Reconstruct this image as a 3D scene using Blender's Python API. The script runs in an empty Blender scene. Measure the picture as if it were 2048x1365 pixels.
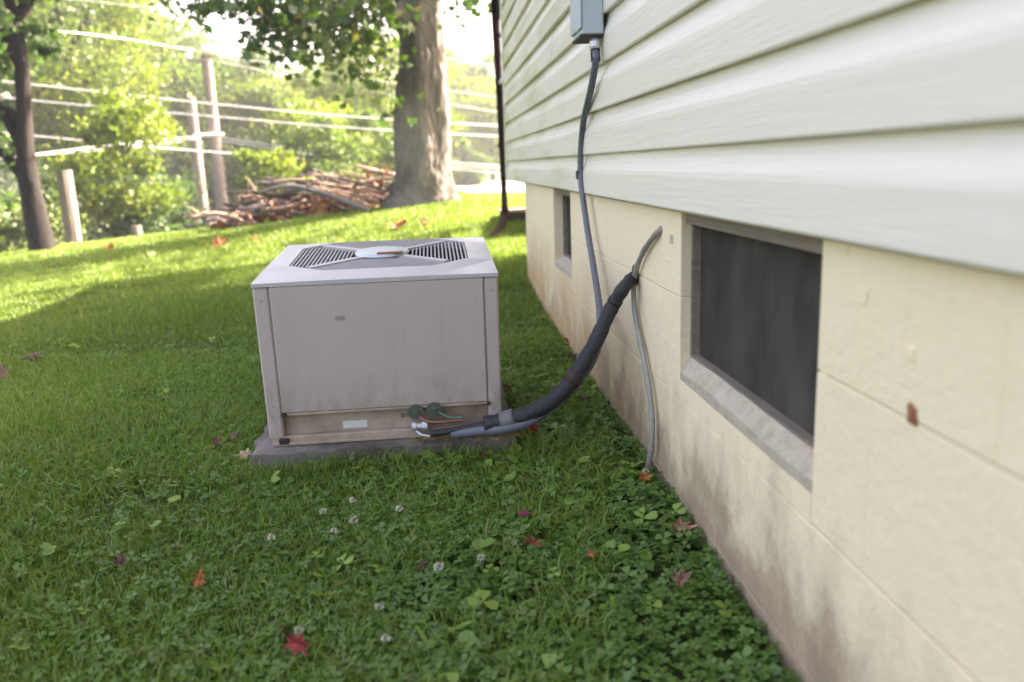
import bpy, math, random
import numpy as np
from mathutils import Vector, Matrix

# ------------------------------------------------------------------ camera
S = bpy.context.scene
FPX = 1653.0                      # focal length in photo pixels (2048 wide)
ROLL, PITCH, YAW, EYE = 0.035, math.radians(12.1), math.radians(4.66), 0.86
F = Vector((math.sin(YAW)*math.cos(PITCH), math.cos(YAW)*math.cos(PITCH), -math.sin(PITCH)))
R0 = Vector((math.cos(YAW), -math.sin(YAW), 0.0)); U0 = R0.cross(F)
RT = R0*math.cos(ROLL) - U0*math.sin(ROLL)
UP = R0*math.sin(ROLL) + U0*math.cos(ROLL)
CAM = Vector((0, 0, EYE))
cd = bpy.data.cameras.new('camera'); cam = bpy.data.objects.new('camera', cd)
S.collection.objects.link(cam); S.camera = cam
cd.sensor_width = 22.3; cd.lens = 22.3*FPX/2048.0
cd.clip_start = 0.05; cd.clip_end = 2000
cam.matrix_world = Matrix(((RT.x, UP.x, -F.x, CAM.x), (RT.y, UP.y, -F.y, CAM.y), (RT.z, UP.z, -F.z, CAM.z), (0, 0, 0, 1)))
cd.dof.use_dof = True; cd.dof.focus_distance = 2.5; cd.dof.aperture_fstop = 1.35

# ------------------------------------------------------------------ light
SUN_AZ = math.radians(63)         # clockwise from +Y, towards the sun
SUN_EL = math.radians(38)
W = bpy.data.worlds.new('World'); S.world = W; W.use_nodes = True
wn = W.node_tree
sky = wn.nodes.new('ShaderNodeTexSky'); sky.sky_type = 'NISHITA'; sky.sun_disc = False
sky.sun_elevation = SUN_EL; sky.sun_rotation = SUN_AZ; sky.dust_density = 6.0; sky.air_density = 1.0; sky.ozone_density = 1.0
bg = wn.nodes['Background']; bg.inputs['Strength'].default_value = 0.125
wn.links.new(sky.outputs[0], bg.inputs[0])
sl = bpy.data.lights.new('sun', 'SUN'); sl.energy = 5.0; sl.angle = math.radians(0.53); sl.color = (1.0, 0.965, 0.91)
sun = bpy.data.objects.new('sun', sl); S.collection.objects.link(sun)
to_sun = Vector((math.sin(SUN_AZ)*math.cos(SUN_EL), math.cos(SUN_AZ)*math.cos(SUN_EL), math.sin(SUN_EL)))
sun.rotation_euler = to_sun.to_track_quat('Z', 'Y').to_euler(); sun.location = (8, 6, 12)
S.view_settings.view_transform = 'Standard'; S.view_settings.look = 'None'
S.view_settings.exposure = 3.1; S.view_settings.gamma = 1.0
S.view_settings.use_white_balance = True; S.view_settings.white_balance_temperature = 7900; S.view_settings.white_balance_tint = 22
S.render.engine = 'CYCLES'
try:
    S.cycles.use_denoising = True
except Exception:
    pass
S.cycles.max_bounces = 8; S.cycles.transparent_max_bounces = 12

# ------------------------------------------------------------------ helpers
rng = np.random.default_rng(7); random.seed(7)
def ray(x, y): return F + RT*((x-1024)/FPX) + UP*((682.5-y)/FPX)
def atY(x, y, Y): d = ray(x, y); return CAM + d*(Y/d.y)
def atX(x, y, X): d = ray(x, y); return CAM + d*(X/d.x)
def sm(t): t = np.clip(t, 0, 1); return t*t*(3-2*t)
def gnd(x, y):
    x = np.asarray(x, float); y = np.asarray(y, float)
    t = sm((y-4)/7.0)
    near = -0.073 + 0.015*(np.minimum(y, 6)-2)
    crest = 0.42 + 0.093*np.clip(x, -9, 0) - 0.035*np.clip(x, 0, 2)
    z = (1-t)*near + t*crest
    lf = 0.06 + 0.94*sm((0.3-x)/4.0) + 0.50*sm((y-24)/8.0)*sm((x+1)/2.0)
    z = z - sm((y-11.3)/15.0)*1.9*lf
    z = z + sm((y-50)/90.0)*6.0
    z = z + 0.012*np.sin(x*1.7+y*0.9) + 0.008*np.sin(x*3.1-y*2.3)
    return z
def gz(x, y): return float(gnd(x, y))
def on_ground(px, py):
    d = ray(px, py); s = 0.5
    while s < 40:
        p = CAM + d*s
        if p.z <= gz(p.x, p.y): return p
        s += 0.01
    return CAM + d*12

class MB:
    def __init__(self): self.v = []; self.f = []
    def add(self, vs, fs):
        o = len(self.v); self.v += [tuple(p) for p in vs]; self.f += [tuple(i+o for i in q) for q in fs]; return self
    def box(self, x0, x1, y0, y1, z0, z1, c=0.0):
        """box with chamfered edges"""
        if c <= 0:
            vs = [(x, y, z) for x in (x0, x1) for y in (y0, y1) for z in (z0, z1)]
            return self.add(vs, [(0,1,3,2),(4,6,7,5),(0,4,5,1),(2,3,7,6),(0,2,6,4),(1,5,7,3)])
        X, Y, Z = (x0, x1), (y0, y1), (z0, z1); sg = (1, -1); vs = []; idx = {}
        for i in (0, 1):
            for j in (0, 1):
                for k in (0, 1):
                    for ax in range(3):
                        p = [X[i]+sg[i]*c, Y[j]+sg[j]*c, Z[k]+sg[k]*c]; p[ax] = (X, Y, Z)[ax][(i, j, k)[ax]]
                        idx[i, j, k, ax] = len(vs); vs.append(p)
        fs = []
        for ax in range(3):
            a, b = [q for q in range(3) if q != ax]
            for s in (0, 1):
                q = []
                for (u, w) in ((0,0),(1,0),(1,1),(0,1)):
                    t = [0,0,0]; t[ax] = s; t[a] = u; t[b] = w; q.append(idx[t[0],t[1],t[2],ax])
                fs.append(q)
            for u in (0, 1):
                for w in (0, 1):
                    t0 = [0,0,0]; t0[a] = u; t0[b] = w; t1 = t0[:]; t1[ax] = 1
                    fs.append((idx[(*t0, a)], idx[(*t1, a)], idx[(*t1, b)], idx[(*t0, b)]))
        for i in (0, 1):
            for j in (0, 1):
                for k in (0, 1): fs.append((idx[i,j,k,0], idx[i,j,k,1], idx[i,j,k,2]))
        return self.add(vs, fs)
    def tube(self, pts, rad, n=10, caps=True, wob=0.0, ridges=0):
        pts = [Vector(p) for p in pts]; m = len(pts)
        if not hasattr(rad, '__len__'): rad = [rad]*m
        ref = None; vs = []; fs = []
        for i, p in enumerate(pts):
            t = (pts[min(i+1, m-1)] - pts[max(i-1, 0)]).normalized()
            if ref is None:
                ref = t.orthogonal().normalized()
            ref = (ref - t*ref.dot(t)).normalized(); b = t.cross(ref)
            for k in range(n):
                a = 2*math.pi*k/n
                r = rad[i]*(1 + (wob*math.sin(a*ridges + i*0.35 + 1.3*math.sin(i*0.8)) if ridges else 0) + (random.uniform(-wob, wob)*0.5 if wob else 0))
                vs.append(p + ref*(r*math.cos(a)) + b*(r*math.sin(a)))
        for i in range(m-1):
            for k in range(n):
                fs.append((i*n+k, i*n+(k+1) % n, (i+1)*n+(k+1) % n, (i+1)*n+k))
        if caps: fs.append(tuple(range(n-1, -1, -1))); fs.append(tuple((m-1)*n+k for k in range(n)))
        return self.add(vs, fs)
    def lathe(self, prof, c=(0,0,0), n=20, axis='z'):
        vs = []; fs = []; m = len(prof)
        for (r, h) in prof:
            for k in range(n):
                a = 2*math.pi*k/n; u, w = r*math.cos(a), r*math.sin(a)
                vs.append((c[0]+u, c[1]+w, c[2]+h) if axis == 'z' else (c[0]+u, c[1]+h, c[2]+w) if axis == 'y' else (c[0]+h, c[1]+u, c[2]+w))
        for i in range(m-1):
            for k in range(n): fs.append((i*n+k, i*n+(k+1) % n, (i+1)*n+(k+1) % n, (i+1)*n+k))
        fs.append(tuple(range(n))); fs.append(tuple((m-1)*n+k for k in range(n)))
        return self.add(vs, fs)
    def prism(self, poly, y0, y1):
        """poly in (x,z), extruded along y"""
        n = len(poly); vs = [(x, y0, z) for x, z in poly] + [(x, y1, z) for x, z in poly]
        fs = [tuple(range(n)), tuple(range(2*n-1, n-1, -1))] + [(i, i+n, (i+1) % n+n, (i+1) % n) for i in range(n)]
        return self.add(vs, fs)
    def mesh(self, name, off=(0,0,0), smooth=False):
        me = bpy.data.meshes.new(name)
        me.from_pydata([(p[0]-off[0], p[1]-off[1], p[2]-off[2]) for p in self.v], [], self.f)
        import bmesh
        bm = bmesh.new(); bm.from_mesh(me); bmesh.ops.recalc_face_normals(bm, faces=bm.faces); bm.to_mesh(me); bm.free()
        if smooth:
            for p in me.polygons: p.use_smooth = True
        me.update(); return me
def root_of(o):
    while o.parent is not None: o = o.parent
    return o
def link(name, me, mat=None, parent=None):
    o = bpy.data.objects.new(name, me); S.collection.objects.link(o)
    if mat is not None: me.materials.clear(); me.materials.append(mat)
    if parent is not None: o.parent = parent
    return o
def part(name, mb, mat, parent, smooth=False, local=False):
    """a part given in world coordinates (local=True: in its thing's own frame)"""
    off = (0,0,0) if local else tuple(root_of(parent).location)
    return link(name, mb.mesh(name, off, smooth), mat, parent)
def single(name, mb, mat, label, cat, group=None, smooth=False, loc=None):
    loc = loc or (0, 0, 0)
    o = link(name, mb.mesh(name, loc, smooth), mat); o.location = loc
    return tag(o, label, cat, group)
def tag(o, label=None, cat=None, group=None, kind=None):
    if label: o['label'] = label
    if cat: o['category'] = cat
    if group: o['group'] = group
    if kind: o['kind'] = kind
    return o
def empty(name, loc, label, cat, group=None):
    o = bpy.data.objects.new(name, None); S.collection.objects.link(o); o.location = loc
    o.empty_display_size = 0.1
    return tag(o, label, cat, group)
def np_mesh(name, verts, faces, var=None):
    me = bpy.data.meshes.new(name); nv = len(verts); nf, k = faces.shape
    me.vertices.add(nv); me.vertices.foreach_set('co', np.ascontiguousarray(verts, np.float32).ravel())
    me.loops.add(nf*k); me.loops.foreach_set('vertex_index', np.ascontiguousarray(faces, np.int32).ravel())
    me.polygons.add(nf); me.polygons.foreach_set('loop_start', np.arange(0, nf*k, k, dtype=np.int32))
    me.polygons.foreach_set('loop_total', np.full(nf, k, np.int32))
    if var is not None:
        a = me.attributes.new('var', 'FLOAT', 'POINT'); a.data.foreach_set('value', np.ascontiguousarray(var, np.float32))
    me.update(calc_edges=True); return me
def spline(pts, n=8):
    """Catmull-Rom through pts"""
    P = [Vector(p) for p in pts]; P = [P[0]*2-P[1]] + P + [P[-1]*2-P[-2]]; out = []
    for i in range(1, len(P)-2):
        for k in range(n):
            t = k/n; a, b, c, d = P[i-1:i+3]
            out.append(0.5*((2*b) + (c-a)*t + (2*a-5*b+4*c-d)*t*t + (3*b-a-3*c+d)*t**3))
    out.append(P[-2]); return out

# ------------------------------------------------------------------ materials
class NT:
    def __init__(self, name):
        self.m = bpy.data.materials.new(name); self.m.use_nodes = True; self.t = self.m.node_tree
        self.n = self.t.nodes; self.l = self.t.links; self.n.clear(); self.out = self.n.new('ShaderNodeOutputMaterial')
    def node(self, kind, **kw):
        x = self.n.new('ShaderNode'+kind)
        for k, v in kw.items():
            if k in x.inputs: self.put(x.inputs[k], v)
            else: setattr(x, k, v)
        return x
    def put(self, sock, v):
        if hasattr(v, 'is_linked') or hasattr(v, 'links'): self.l.new(v, sock)
        else: sock.default_value = v
    def pos(self, scale=(1,1,1)):
        g = self.node('NewGeometry'); mp = self.node('Mapping'); self.l.new(g.outputs['Position'], mp.inputs['Vector']); mp.inputs['Scale'].default_value = scale
        return mp.outputs[0]
    def obj(self, scale=(1,1,1)):
        g = self.node('TexCoord'); mp = self.node('Mapping'); self.l.new(g.outputs['Object'], mp.inputs['Vector']); mp.inputs['Scale'].default_value = scale
        return mp.outputs[0]
    def noise(self, vec, scale, detail=4, rough=0.55):
        x = self.node('TexNoise', Scale=scale, Detail=detail, Roughness=rough); self.l.new(vec, x.inputs['Vector']); return x.outputs['Fac']
    def ramp(self, fac, stops):
        x = self.node('ValToRGB'); self.l.new(fac, x.inputs[0]); e = x.color_ramp.elements
        while len(e) > 1: e.remove(e[0])
        e[0].position = stops[0][0]; e[0].color = (*stops[0][1], 1) if hasattr(stops[0][1], '__len__') else (stops[0][1],)*3+(1,)
        for p, c in stops[1:]:
            q = e.new(p); q.color = (*c, 1) if hasattr(c, '__len__') else (c, c, c, 1)
        return x.outputs[0]
    def mix(self, fac, a, b, mode='MIX'):
        x = self.node('MixRGB', blend_type=mode); self.put(x.inputs[0], fac)
        for i, c in ((1, a), (2, b)): self.put(x.inputs[i], (*c, 1) if isinstance(c, tuple) and len(c) == 3 else c)
        return x.outputs[0]
    def math(self, op, a, b=0.0, clamp=False):
        x = self.node('Math', operation=op, use_clamp=clamp); self.put(x.inputs[0], a); self.put(x.inputs[1], b); return x.outputs[0]
    def bump(self, h, strength=0.3, dist=0.01):
        x = self.node('Bump', Strength=strength, Distance=dist); self.l.new(h, x.inputs['Height']); return x.outputs[0]
    def pbr(self, col, rough=0.6, metal=0.0, normal=None, spec=0.5):
        b = self.node('BsdfPrincipled'); self.put(b.inputs['Base Color'], (*col, 1) if isinstance(col, tuple) else col)
        self.put(b.inputs['Roughness'], rough); b.inputs['Metallic'].default_value = metal; b.inputs['Specular IOR Level'].default_value = spec
        if normal is not None: self.l.new(normal, b.inputs['Normal'])
        self.l.new(b.outputs[0], self.out.inputs[0]); return self.m
    def sepz(self):
        g = self.node('NewGeometry'); s = self.node('SeparateXYZ'); self.l.new(g.outputs['Position'], s.inputs[0]); return s.outputs

def leaf_mat(name, stops, trans=0.4, rough=0.5, gloss=0.04):
    m = NT(name); a = m.node('Attribute', attribute_name='var'); c = m.ramp(a.outputs['Fac'], stops)
    d = m.node('BsdfDiffuse'); m.l.new(c, d.inputs[0]); t = m.node('BsdfTranslucent')
    tc = m.mix(1.0, c, (0.90, 1.0, 0.58), 'MULTIPLY'); m.l.new(tc, t.inputs[0])
    mx = m.node('MixShader'); mx.inputs[0].default_value = trans; m.l.new(d.outputs[0], mx.inputs[1]); m.l.new(t.outputs[0], mx.inputs[2])
    g = m.node('BsdfGlossy'); g.inputs['Roughness'].default_value = rough
    m2 = m.node('MixShader'); m2.inputs[0].default_value = gloss; m.l.new(mx.outputs[0], m2.inputs[1]); m.l.new(g.outputs[0], m2.inputs[2])
    m.l.new(m2.outputs[0], m.out.inputs[0]); return m.m
def plain(name, col, rough=0.6, metal=0.0, vary=0.12, scale=8.0, bump=0.0, bscale=60.0):
    m = NT(name); v = m.obj(); n = m.noise(v, scale, 5)
    c = m.mix(m.math('MULTIPLY', n, 1.0), tuple(max(0, x*(1-vary)) for x in col), tuple(min(1, x*(1+vary)) for x in col))
    nb = m.bump(m.noise(v, bscale, 4), bump, 0.01) if bump else None
    return m.pbr(c, rough, metal, nb)
def bark_mat(name, a, b, scale=1.0):
    m = NT(name); v = m.pos((9*scale, 9*scale, 1.6*scale)); n = m.noise(v, 2.2, 6, 0.65); n2 = m.noise(m.pos((1,1,0.6)), 2.0, 3)
    c = m.mix(n, a, b); c = m.mix(m.ramp(n2, [(0.45, 0.0), (0.7, 0.6)]), c, tuple(min(1, x*1.35) for x in b))
    return m.pbr(c, 0.9, 0, m.bump(n, 0.9, 0.04), 0.2)

M = {}
# ground under the grass
m = NT('soil'); v = m.pos(); n = m.noise(v, 3.0, 6); n2 = m.noise(v, 40.0, 4)
M['soil'] = m.pbr(m.mix(n2, m.mix(n, (0.030, 0.045, 0.014), (0.05, 0.075, 0.02)), (0.07, 0.085, 0.03)), 0.95, 0, m.bump(n2, 0.6, 0.02), 0.1)
GR = [(0.0, (0.10, 0.165, 0.024)), (0.35, (0.15, 0.25, 0.036)), (0.7, (0.205, 0.315, 0.05)), (0.92, (0.27, 0.36, 0.07)), (1.0, (0.28, 0.24, 0.11))]
M['grass'] = leaf_mat('grass_blade', GR, 0.35, 0.45, 0.03)
M['lawn'] = leaf_mat('lawn_blade', [(0.0, (0.10, 0.165, 0.028)), (0.5, (0.16, 0.245, 0.044)), (1.0, (0.22, 0.31, 0.07))], 0.45, 0.5, 0.03)
M['clover'] = leaf_mat('clover_leaf', [(0.0, (0.06, 0.135, 0.022)), (0.5, (0.10, 0.21, 0.036)), (0.85, (0.15, 0.27, 0.045)), (1.0, (0.24, 0.36, 0.06))], 0.4, 0.45, 0.04)
# siding
m = NT('vinyl_siding'); v = m.pos((3, 2.2, 34)); n = m.noise(v, 2.0, 5, 0.6); big = m.noise(m.pos(), 1.3, 4)
sx = m.sepz(); alg = m.noise(m.pos((2, 1.1, 9)), 1.0, 4)
far = m.math('MULTIPLY', m.math('SUBTRACT', sx[1], 2.3), 0.45, True)
amask = m.math('MULTIPLY', m.ramp(alg, [(0.46, 0.0), (0.66, 0.65)]), far)
c = m.mix(big, (0.69, 0.645, 0.545), (0.74, 0.695, 0.595)); c = m.mix(amask, c, (0.40, 0.43, 0.22))
M['siding'] = m.pbr(c, 0.42, 0, m.bump(n, 0.35, 0.006), 0.4)
m = NT('siding_underside'); M['siding_gap'] = m.pbr(m.mix(m.noise(m.pos((1, 2, 8)), 3.0, 4), (0.30, 0.29, 0.15), (0.45, 0.42, 0.25)), 0.8)
# foundation paint
m = NT('painted_block'); s = m.sepz(); v = m.pos(); n = m.noise(v, 55.0, 5, 0.65); big = m.noise(v, 1.7, 5); mid = m.noise(m.pos((1, 3.2, 2.2)), 1.9, 6, 0.62)
c = m.mix(big, (0.76, 0.635, 0.41), (0.84, 0.72, 0.505))
h = m.math('ADD', s[2], m.math('MULTIPLY', m.math('SUBTRACT', mid, 0.5), -0.62))
c = m.mix(m.ramp(h, [(0.0, 0.95), (0.06, 0.80), (0.14, 0.30), (0.25, 0.0)]), c, m.mix(m.noise(v, 7.0, 5), (0.22, 0.155, 0.105), (0.45, 0.335, 0.225)))
rust = m.math('MULTIPLY', m.ramp(m.noise(m.pos((1, 1.1, 1.5)), 1.9, 3), [(0.34, 0.0), (0.56, 0.85)]), m.ramp(s[2], [(0.12, 1.0), (0.50, 0.0)]))
rust = m.math('MULTIPLY', rust, m.math('MULTIPLY', m.math('SUBTRACT', s[1], 2.2), 0.6, True))
c = m.mix(rust, c, (0.50, 0.30, 0.15))
drip = m.ramp(m.noise(m.pos((1, 14, 0.7)), 1.6, 3), [(0.58, 0.0), (0.78, 0.16)])
c = m.mix(drip, c, (0.42, 0.36, 0.24))
M['block'] = m.pbr(c, 0.75, 0, m.bump(m.math('ADD', m.math('MULTIPLY', n, 0.8), m.noise(v, 9.0, 4)), 0.42, 0.012), 0.25)
M['mortar'] = M['block']
m = NT('crack_grime'); M['grime'] = m.pbr(m.mix(m.noise(m.pos(), 9.0, 4), (0.33, 0.28, 0.17), (0.55, 0.47, 0.29)), 0.9)
m = NT('worn_sill'); v = m.pos(); M['sill'] = m.pbr(m.mix(m.ramp(m.noise(v, 26.0, 7, 0.75), [(0.30, 0.0), (0.66, 1.0)]), (0.36, 0.295, 0.22), (0.53, 0.455, 0.35)), 0.9, 0, m.bump(m.noise(v, 60, 5), 0.5, 0.01), 0.2)
m = NT('old_wood'); v = m.pos((6, 1.0, 22)); n = m.noise(v, 3.0, 6, 0.65)
M['oldwood'] = m.pbr(m.mix(n, (0.10, 0.075, 0.055), (0.36, 0.30, 0.235)), 0.9, 0, m.bump(n, 0.6, 0.01), 0.15)
m = NT('insect_screen'); v = m.pos(); n = m.noise(m.pos((1, 3.0, 1.3)), 2.4, 6, 0.6); dust = m.noise(v, 14.0, 6, 0.7)
c = m.mix(m.ramp(n, [(0.3, 0.0), (0.7, 1.0)]), (0.055, 0.047, 0.040), (0.125, 0.110, 0.096)); c = m.mix(m.ramp(dust, [(0.55, 0.0), (0.78, 0.5)]), c, (0.20, 0.175, 0.14))
d = m.node('BsdfDiffuse'); m.l.new(c, d.inputs[0]); tr = m.node('BsdfTransparent'); mx = m.node('MixShader'); mx.inputs[0].default_value = 0.62
m.l.new(tr.outputs[0], mx.inputs[1]); m.l.new(d.outputs[0], mx.inputs[2]); m.l.new(mx.outputs[0], m.out.inputs[0]); M['screen'] = m.m
m = NT('dusty_pane'); v = m.pos(); M['pane'] = m.pbr((0.018, 0.017, 0.016), m.ramp(m.noise(v, 6.0, 5, 0.7), [(0.3, 0.10), (0.7, 0.35)]), 0, m.bump(m.noise(v, 3.0, 2), 0.05, 0.01), 0.5)
M['dark'] = plain('dark_interior', (0.012, 0.012, 0.012), 0.9)
# air conditioner
m = NT('taupe_enamel'); v = m.obj(); n = m.noise(v, 2.2, 5); sp = m.noise(v, 26.0, 5, 0.7)
c = m.mix(n, (0.435, 0.36, 0.33), (0.49, 0.41, 0.38)); c = m.mix(m.ramp(sp, [(0.66, 0.0), (0.78, 0.35)]), c, (0.24, 0.19, 0.15))
sm_ = m.noise(m.obj((7, 7, 1.4)), 1.4, 4); c = m.mix(m.ramp(sm_, [(0.52, 0.0), (0.8, 0.22)]), c, (0.30, 0.25, 0.21))
tc = m.node('TexCoord'); sz = m.node('SeparateXYZ'); m.l.new(tc.outputs['Object'], sz.inputs[0])
splash = m.math('MULTIPLY', m.ramp(m.noise(m.obj((9, 9, 5)), 2.0, 6, 0.7), [(0.40, 0.0), (0.70, 0.75)]), m.ramp(sz.outputs[2], [(0.10, 1.0), (0.24, 0.0)]))
c = m.mix(splash, c, (0.26, 0.19, 0.13))
runs = m.math('MULTIPLY', m.ramp(m.noise(m.obj((30, 30, 0.9)), 1.5, 3), [(0.60, 0.0), (0.74, 0.4)]), m.ramp(m.noise(v, 3.0, 3), [(0.45, 0.0), (0.6, 1.0)]))
c = m.mix(runs, c, (0.33, 0.24, 0.18))
M['enamel'] = m.pbr(c, 0.48, 0, m.bump(m.noise(v, 160.0, 2), 0.04, 0.002), 0.4)
m = NT('taupe_enamel_dirty'); v = m.obj(); n = m.noise(v, 6.0, 6, 0.65)
M['enamel_dirty'] = m.pbr(m.mix(m.ramp(n, [(0.38, 0.0), (0.72, 1.0)]), (0.44, 0.35, 0.28), (0.22, 0.15, 0.10)), 0.65, 0, None, 0.3)
m = NT('lid_enamel'); v = m.obj(); n = m.noise(v, 7.0, 6, 0.65); M['lid'] = m.pbr(m.mix(n, (0.40, 0.375, 0.37), (0.53, 0.50, 0.50)), m.ramp(n, [(0.3, 0.28), (0.7, 0.46)]), 0, None, 0.5)
M['slat'] = plain('grille_steel', (0.36, 0.34, 0.34), 0.45, 0.0, 0.2, 30)
M['coil'] = plain('dark_coil', (0.17, 0.15, 0.137), 0.7, 0.2, 0.4, 60)
M['hub'] = plain('hub_plate', (0.50, 0.53, 0.56), 0.35, 0.2, 0.15, 20)
M['rust'] = plain('rust', (0.30, 0.105, 0.04), 0.9, 0, 0.45, 40, 0.4)
M['brass'] = plain('tarnished_copper', (0.13, 0.16, 0.135), 0.5, 0.6, 0.4, 40)
M['copper'] = plain('copper_pipe', (0.24, 0.12, 0.075), 0.45, 0.8, 0.3, 40)
M['sticker'] = plain('sticker_paper', (0.62, 0.63, 0.62), 0.6, 0, 0.05, 20)
M['badge'] = plain('faded_badge', (0.29, 0.255, 0.235), 0.5, 0, 0.25, 60)
M['foam'] = plain('black_foam', (0.018, 0.018, 0.021), 0.62, 0, 0.4, 35, 0.35, 90)
M['tape'] = plain('grey_tape', (0.14, 0.135, 0.14), 0.55, 0, 0.25, 30)
M['conduit'] = plain('grey_conduit', (0.105, 0.115, 0.14), 0.5, 0, 0.2, 20)
M['tube'] = plain('grey_tube', (0.27, 0.255, 0.215), 0.6, 0, 0.35, 25)
M['clamp'] = plain('dark_clamp', (0.035, 0.02, 0.018), 0.7, 0, 0.3, 25)
M['box'] = plain('grey_box_enamel', (0.40, 0.47, 0.50), 0.42, 0, 0.10, 9)
M['galv'] = plain('zinc_fitting', (0.55, 0.56, 0.58), 0.35, 0.6, 0.2, 30)
M['green'] = plain('green_wire', (0.05, 0.23, 0.16), 0.5)
m = NT('pad_concrete'); v = m.pos(); n = m.noise(v, 9.0, 6, 0.65); M['pad'] = m.pbr(m.mix(m.ramp(m.noise(v, 5.0, 6, 0.7), [(0.45, 0.0), (0.65, 0.8)]), m.mix(n, (0.10, 0.083, 0.075), (0.27, 0.235, 0.215)), (0.07, 0.062, 0.04)), 0.95, 0, m.bump(m.noise(v, 70, 5), 0.6, 0.01), 0.15)
M['straw'] = leaf_mat('straw', [(0, (0.20, 0.13, 0.05)), (1, (0.40, 0.28, 0.12))], 0.2)
m = NT('shade_dark_brown'); M['brown'] = m.pbr(m.mix(m.noise(m.obj(), 12.0, 4), (0.012, 0.007, 0.006), (0.020, 0.012, 0.010)), 0.9, 0, None, 0.12)  # darker than the real brown, standing in for shade on the elbow
M['white'] = plain('white_trim', (0.78, 0.78, 0.80), 0.5, 0, 0.04, 6)
m = NT('porch_screen'); d = m.node('BsdfDiffuse'); d.inputs[0].default_value = (0.20, 0.20, 0.24, 1); tr = m.node('BsdfTransparent'); mx = m.node('MixShader'); mx.inputs[0].default_value = 0.38
m.l.new(tr.outputs[0], mx.inputs[1]); m.l.new(d.outputs[0], mx.inputs[2]); m.l.new(mx.outputs[0], m.out.inputs[0]); M['pscreen'] = m.m
M['shingle'] = plain('roof_shingle', (0.09, 0.085, 0.08), 0.95, 0, 0.4, 30)
M['bench'] = plain('dark_bench_wood', (0.035, 0.028, 0.024), 0.85, 0, 0.3, 12)
M['benchtop'] = plain('tan_bench_top', (0.42, 0.31, 0.20), 0.85, 0, 0.2, 12)
M['maple_bark'] = bark_mat('maple_bark', (0.020, 0.018, 0.015), (0.19, 0.182, 0.165), 1.6)
M['shaded_bark'] = bark_mat('shaded_bark', (0.010, 0.009, 0.008), (0.036, 0.032, 0.030), 1.5)  # darkened to put the left edge tree's shade into its bark colour
M['pole'] = bark_mat('weathered_pole', (0.15, 0.12, 0.105), (0.27, 0.23, 0.21), 1.2)
M['wire'] = plain('wire_aluminium', (0.70, 0.70, 0.70), 0.4, 0.2, 0.05, 2)
M['cable'] = plain('grey_cable', (0.20, 0.20, 0.21), 0.6, 0, 0.1, 2)
M['porcelain'] = plain('white_porcelain', (0.80, 0.80, 0.78), 0.3, 0, 0.05, 5)
M['maple_leaf'] = leaf_mat('maple_leaf', [(0, (0.025, 0.062, 0.012)), (0.5, (0.045, 0.105, 0.018)), (0.9, (0.085, 0.16, 0.028)), (1, (0.18, 0.16, 0.04))], 0.45, 0.45, 0.05)
PAL = {
 'olive': [(0, (0.040, 0.080, 0.016)), (0.5, (0.085, 0.150, 0.026)), (1, (0.14, 0.215, 0.045))],
 'yellow': [(0, (0.065, 0.115, 0.014)), (0.5, (0.135, 0.20, 0.020)), (0.9, (0.215, 0.265, 0.03)), (1, (0.32, 0.25, 0.05))],
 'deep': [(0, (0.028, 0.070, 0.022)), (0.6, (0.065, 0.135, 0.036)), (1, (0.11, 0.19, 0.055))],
 'pale': [(0, (0.08, 0.125, 0.040)), (0.5, (0.14, 0.195, 0.065)), (1, (0.20, 0.25, 0.095))]}
for k, st in PAL.items(): M['leaf_'+k] = leaf_mat('foliage_'+k, st, 0.5, 0.5, 0.03)
M['deadleaf'] = leaf_mat('dead_leaf', [(0, (0.07, 0.03, 0.02)), (0.5, (0.18, 0.065, 0.03)), (1, (0.30, 0.14, 0.075))], 0.2, 0.5, 0.05)
M['drive'] = plain('pale_concrete', (0.52, 0.50, 0.47), 0.9, 0, 0.12, 1.5, 0.2, 30)
M['carwhite'] = plain('white_car_paint', (0.80, 0.80, 0.80), 0.25, 0, 0.03, 3)
M['carsilver'] = plain('silver_car_paint', (0.62, 0.63, 0.66), 0.25, 0.2, 0.03, 3)
M['glass'] = plain('dark_glass', (0.02, 0.025, 0.03), 0.08)
M['tyre'] = plain('tyre_rubber', (0.02, 0.02, 0.02), 0.85)
M['tail'] = plain('tail_light', (0.42, 0.05, 0.03), 0.25)
m = NT('distant_canopy'); v = m.pos(); n = m.noise(v, 0.35, 6, 0.7)
M['woods'] = leaf_mat('far_foliage', PAL['deep'], 0.4)

# ------------------------------------------------------------------ ground and drive
xs = np.unique(np.concatenate([np.linspace(-70, -10, 25), np.linspace(-10, 6, 81), np.linspace(6, 60, 20)]))
ys = np.unique(np.concatenate([np.linspace(-8, 1, 8), np.linspace(1, 16, 91), np.linspace(16, 50, 35), np.linspace(50, 220, 18)]))
gx, gy = np.meshgrid(xs, ys); co = np.stack([gx, gy, gnd(gx, gy)], -1).reshape(-1, 3)
nx, ny = len(xs), len(ys); ii, jj = np.meshgrid(np.arange(nx-1), np.arange(ny-1)); a = (jj*nx+ii).ravel()
gme = np_mesh('ground', co, np.stack([a, a+1, a+nx+1, a+nx], 1))
for p in gme.polygons: p.use_smooth = True
tag(link('ground', gme, M['soil']), kind='structure')
mb = MB(); rows = [(0.55, 12.2, 9.0), (0.45, 15, 12), (0.35, 18, 14), (0.0, 22, 16), (-1.0, 27, 18), (-2.0, 32, 20)]
pv = []
for x0, y, x1 in rows:
    for k in range(9):
        x = x0 + (x1-x0)*k/8; pv.append((x, y, gz(x, y)+0.03))
mb.add(pv, [(i*9+k, i*9+k+1, i*9+k+10, i*9+k+9) for i in range(5) for k in range(8)])
tag(link('driveway', mb.mesh('driveway'), M['drive']), kind='structure')

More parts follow.
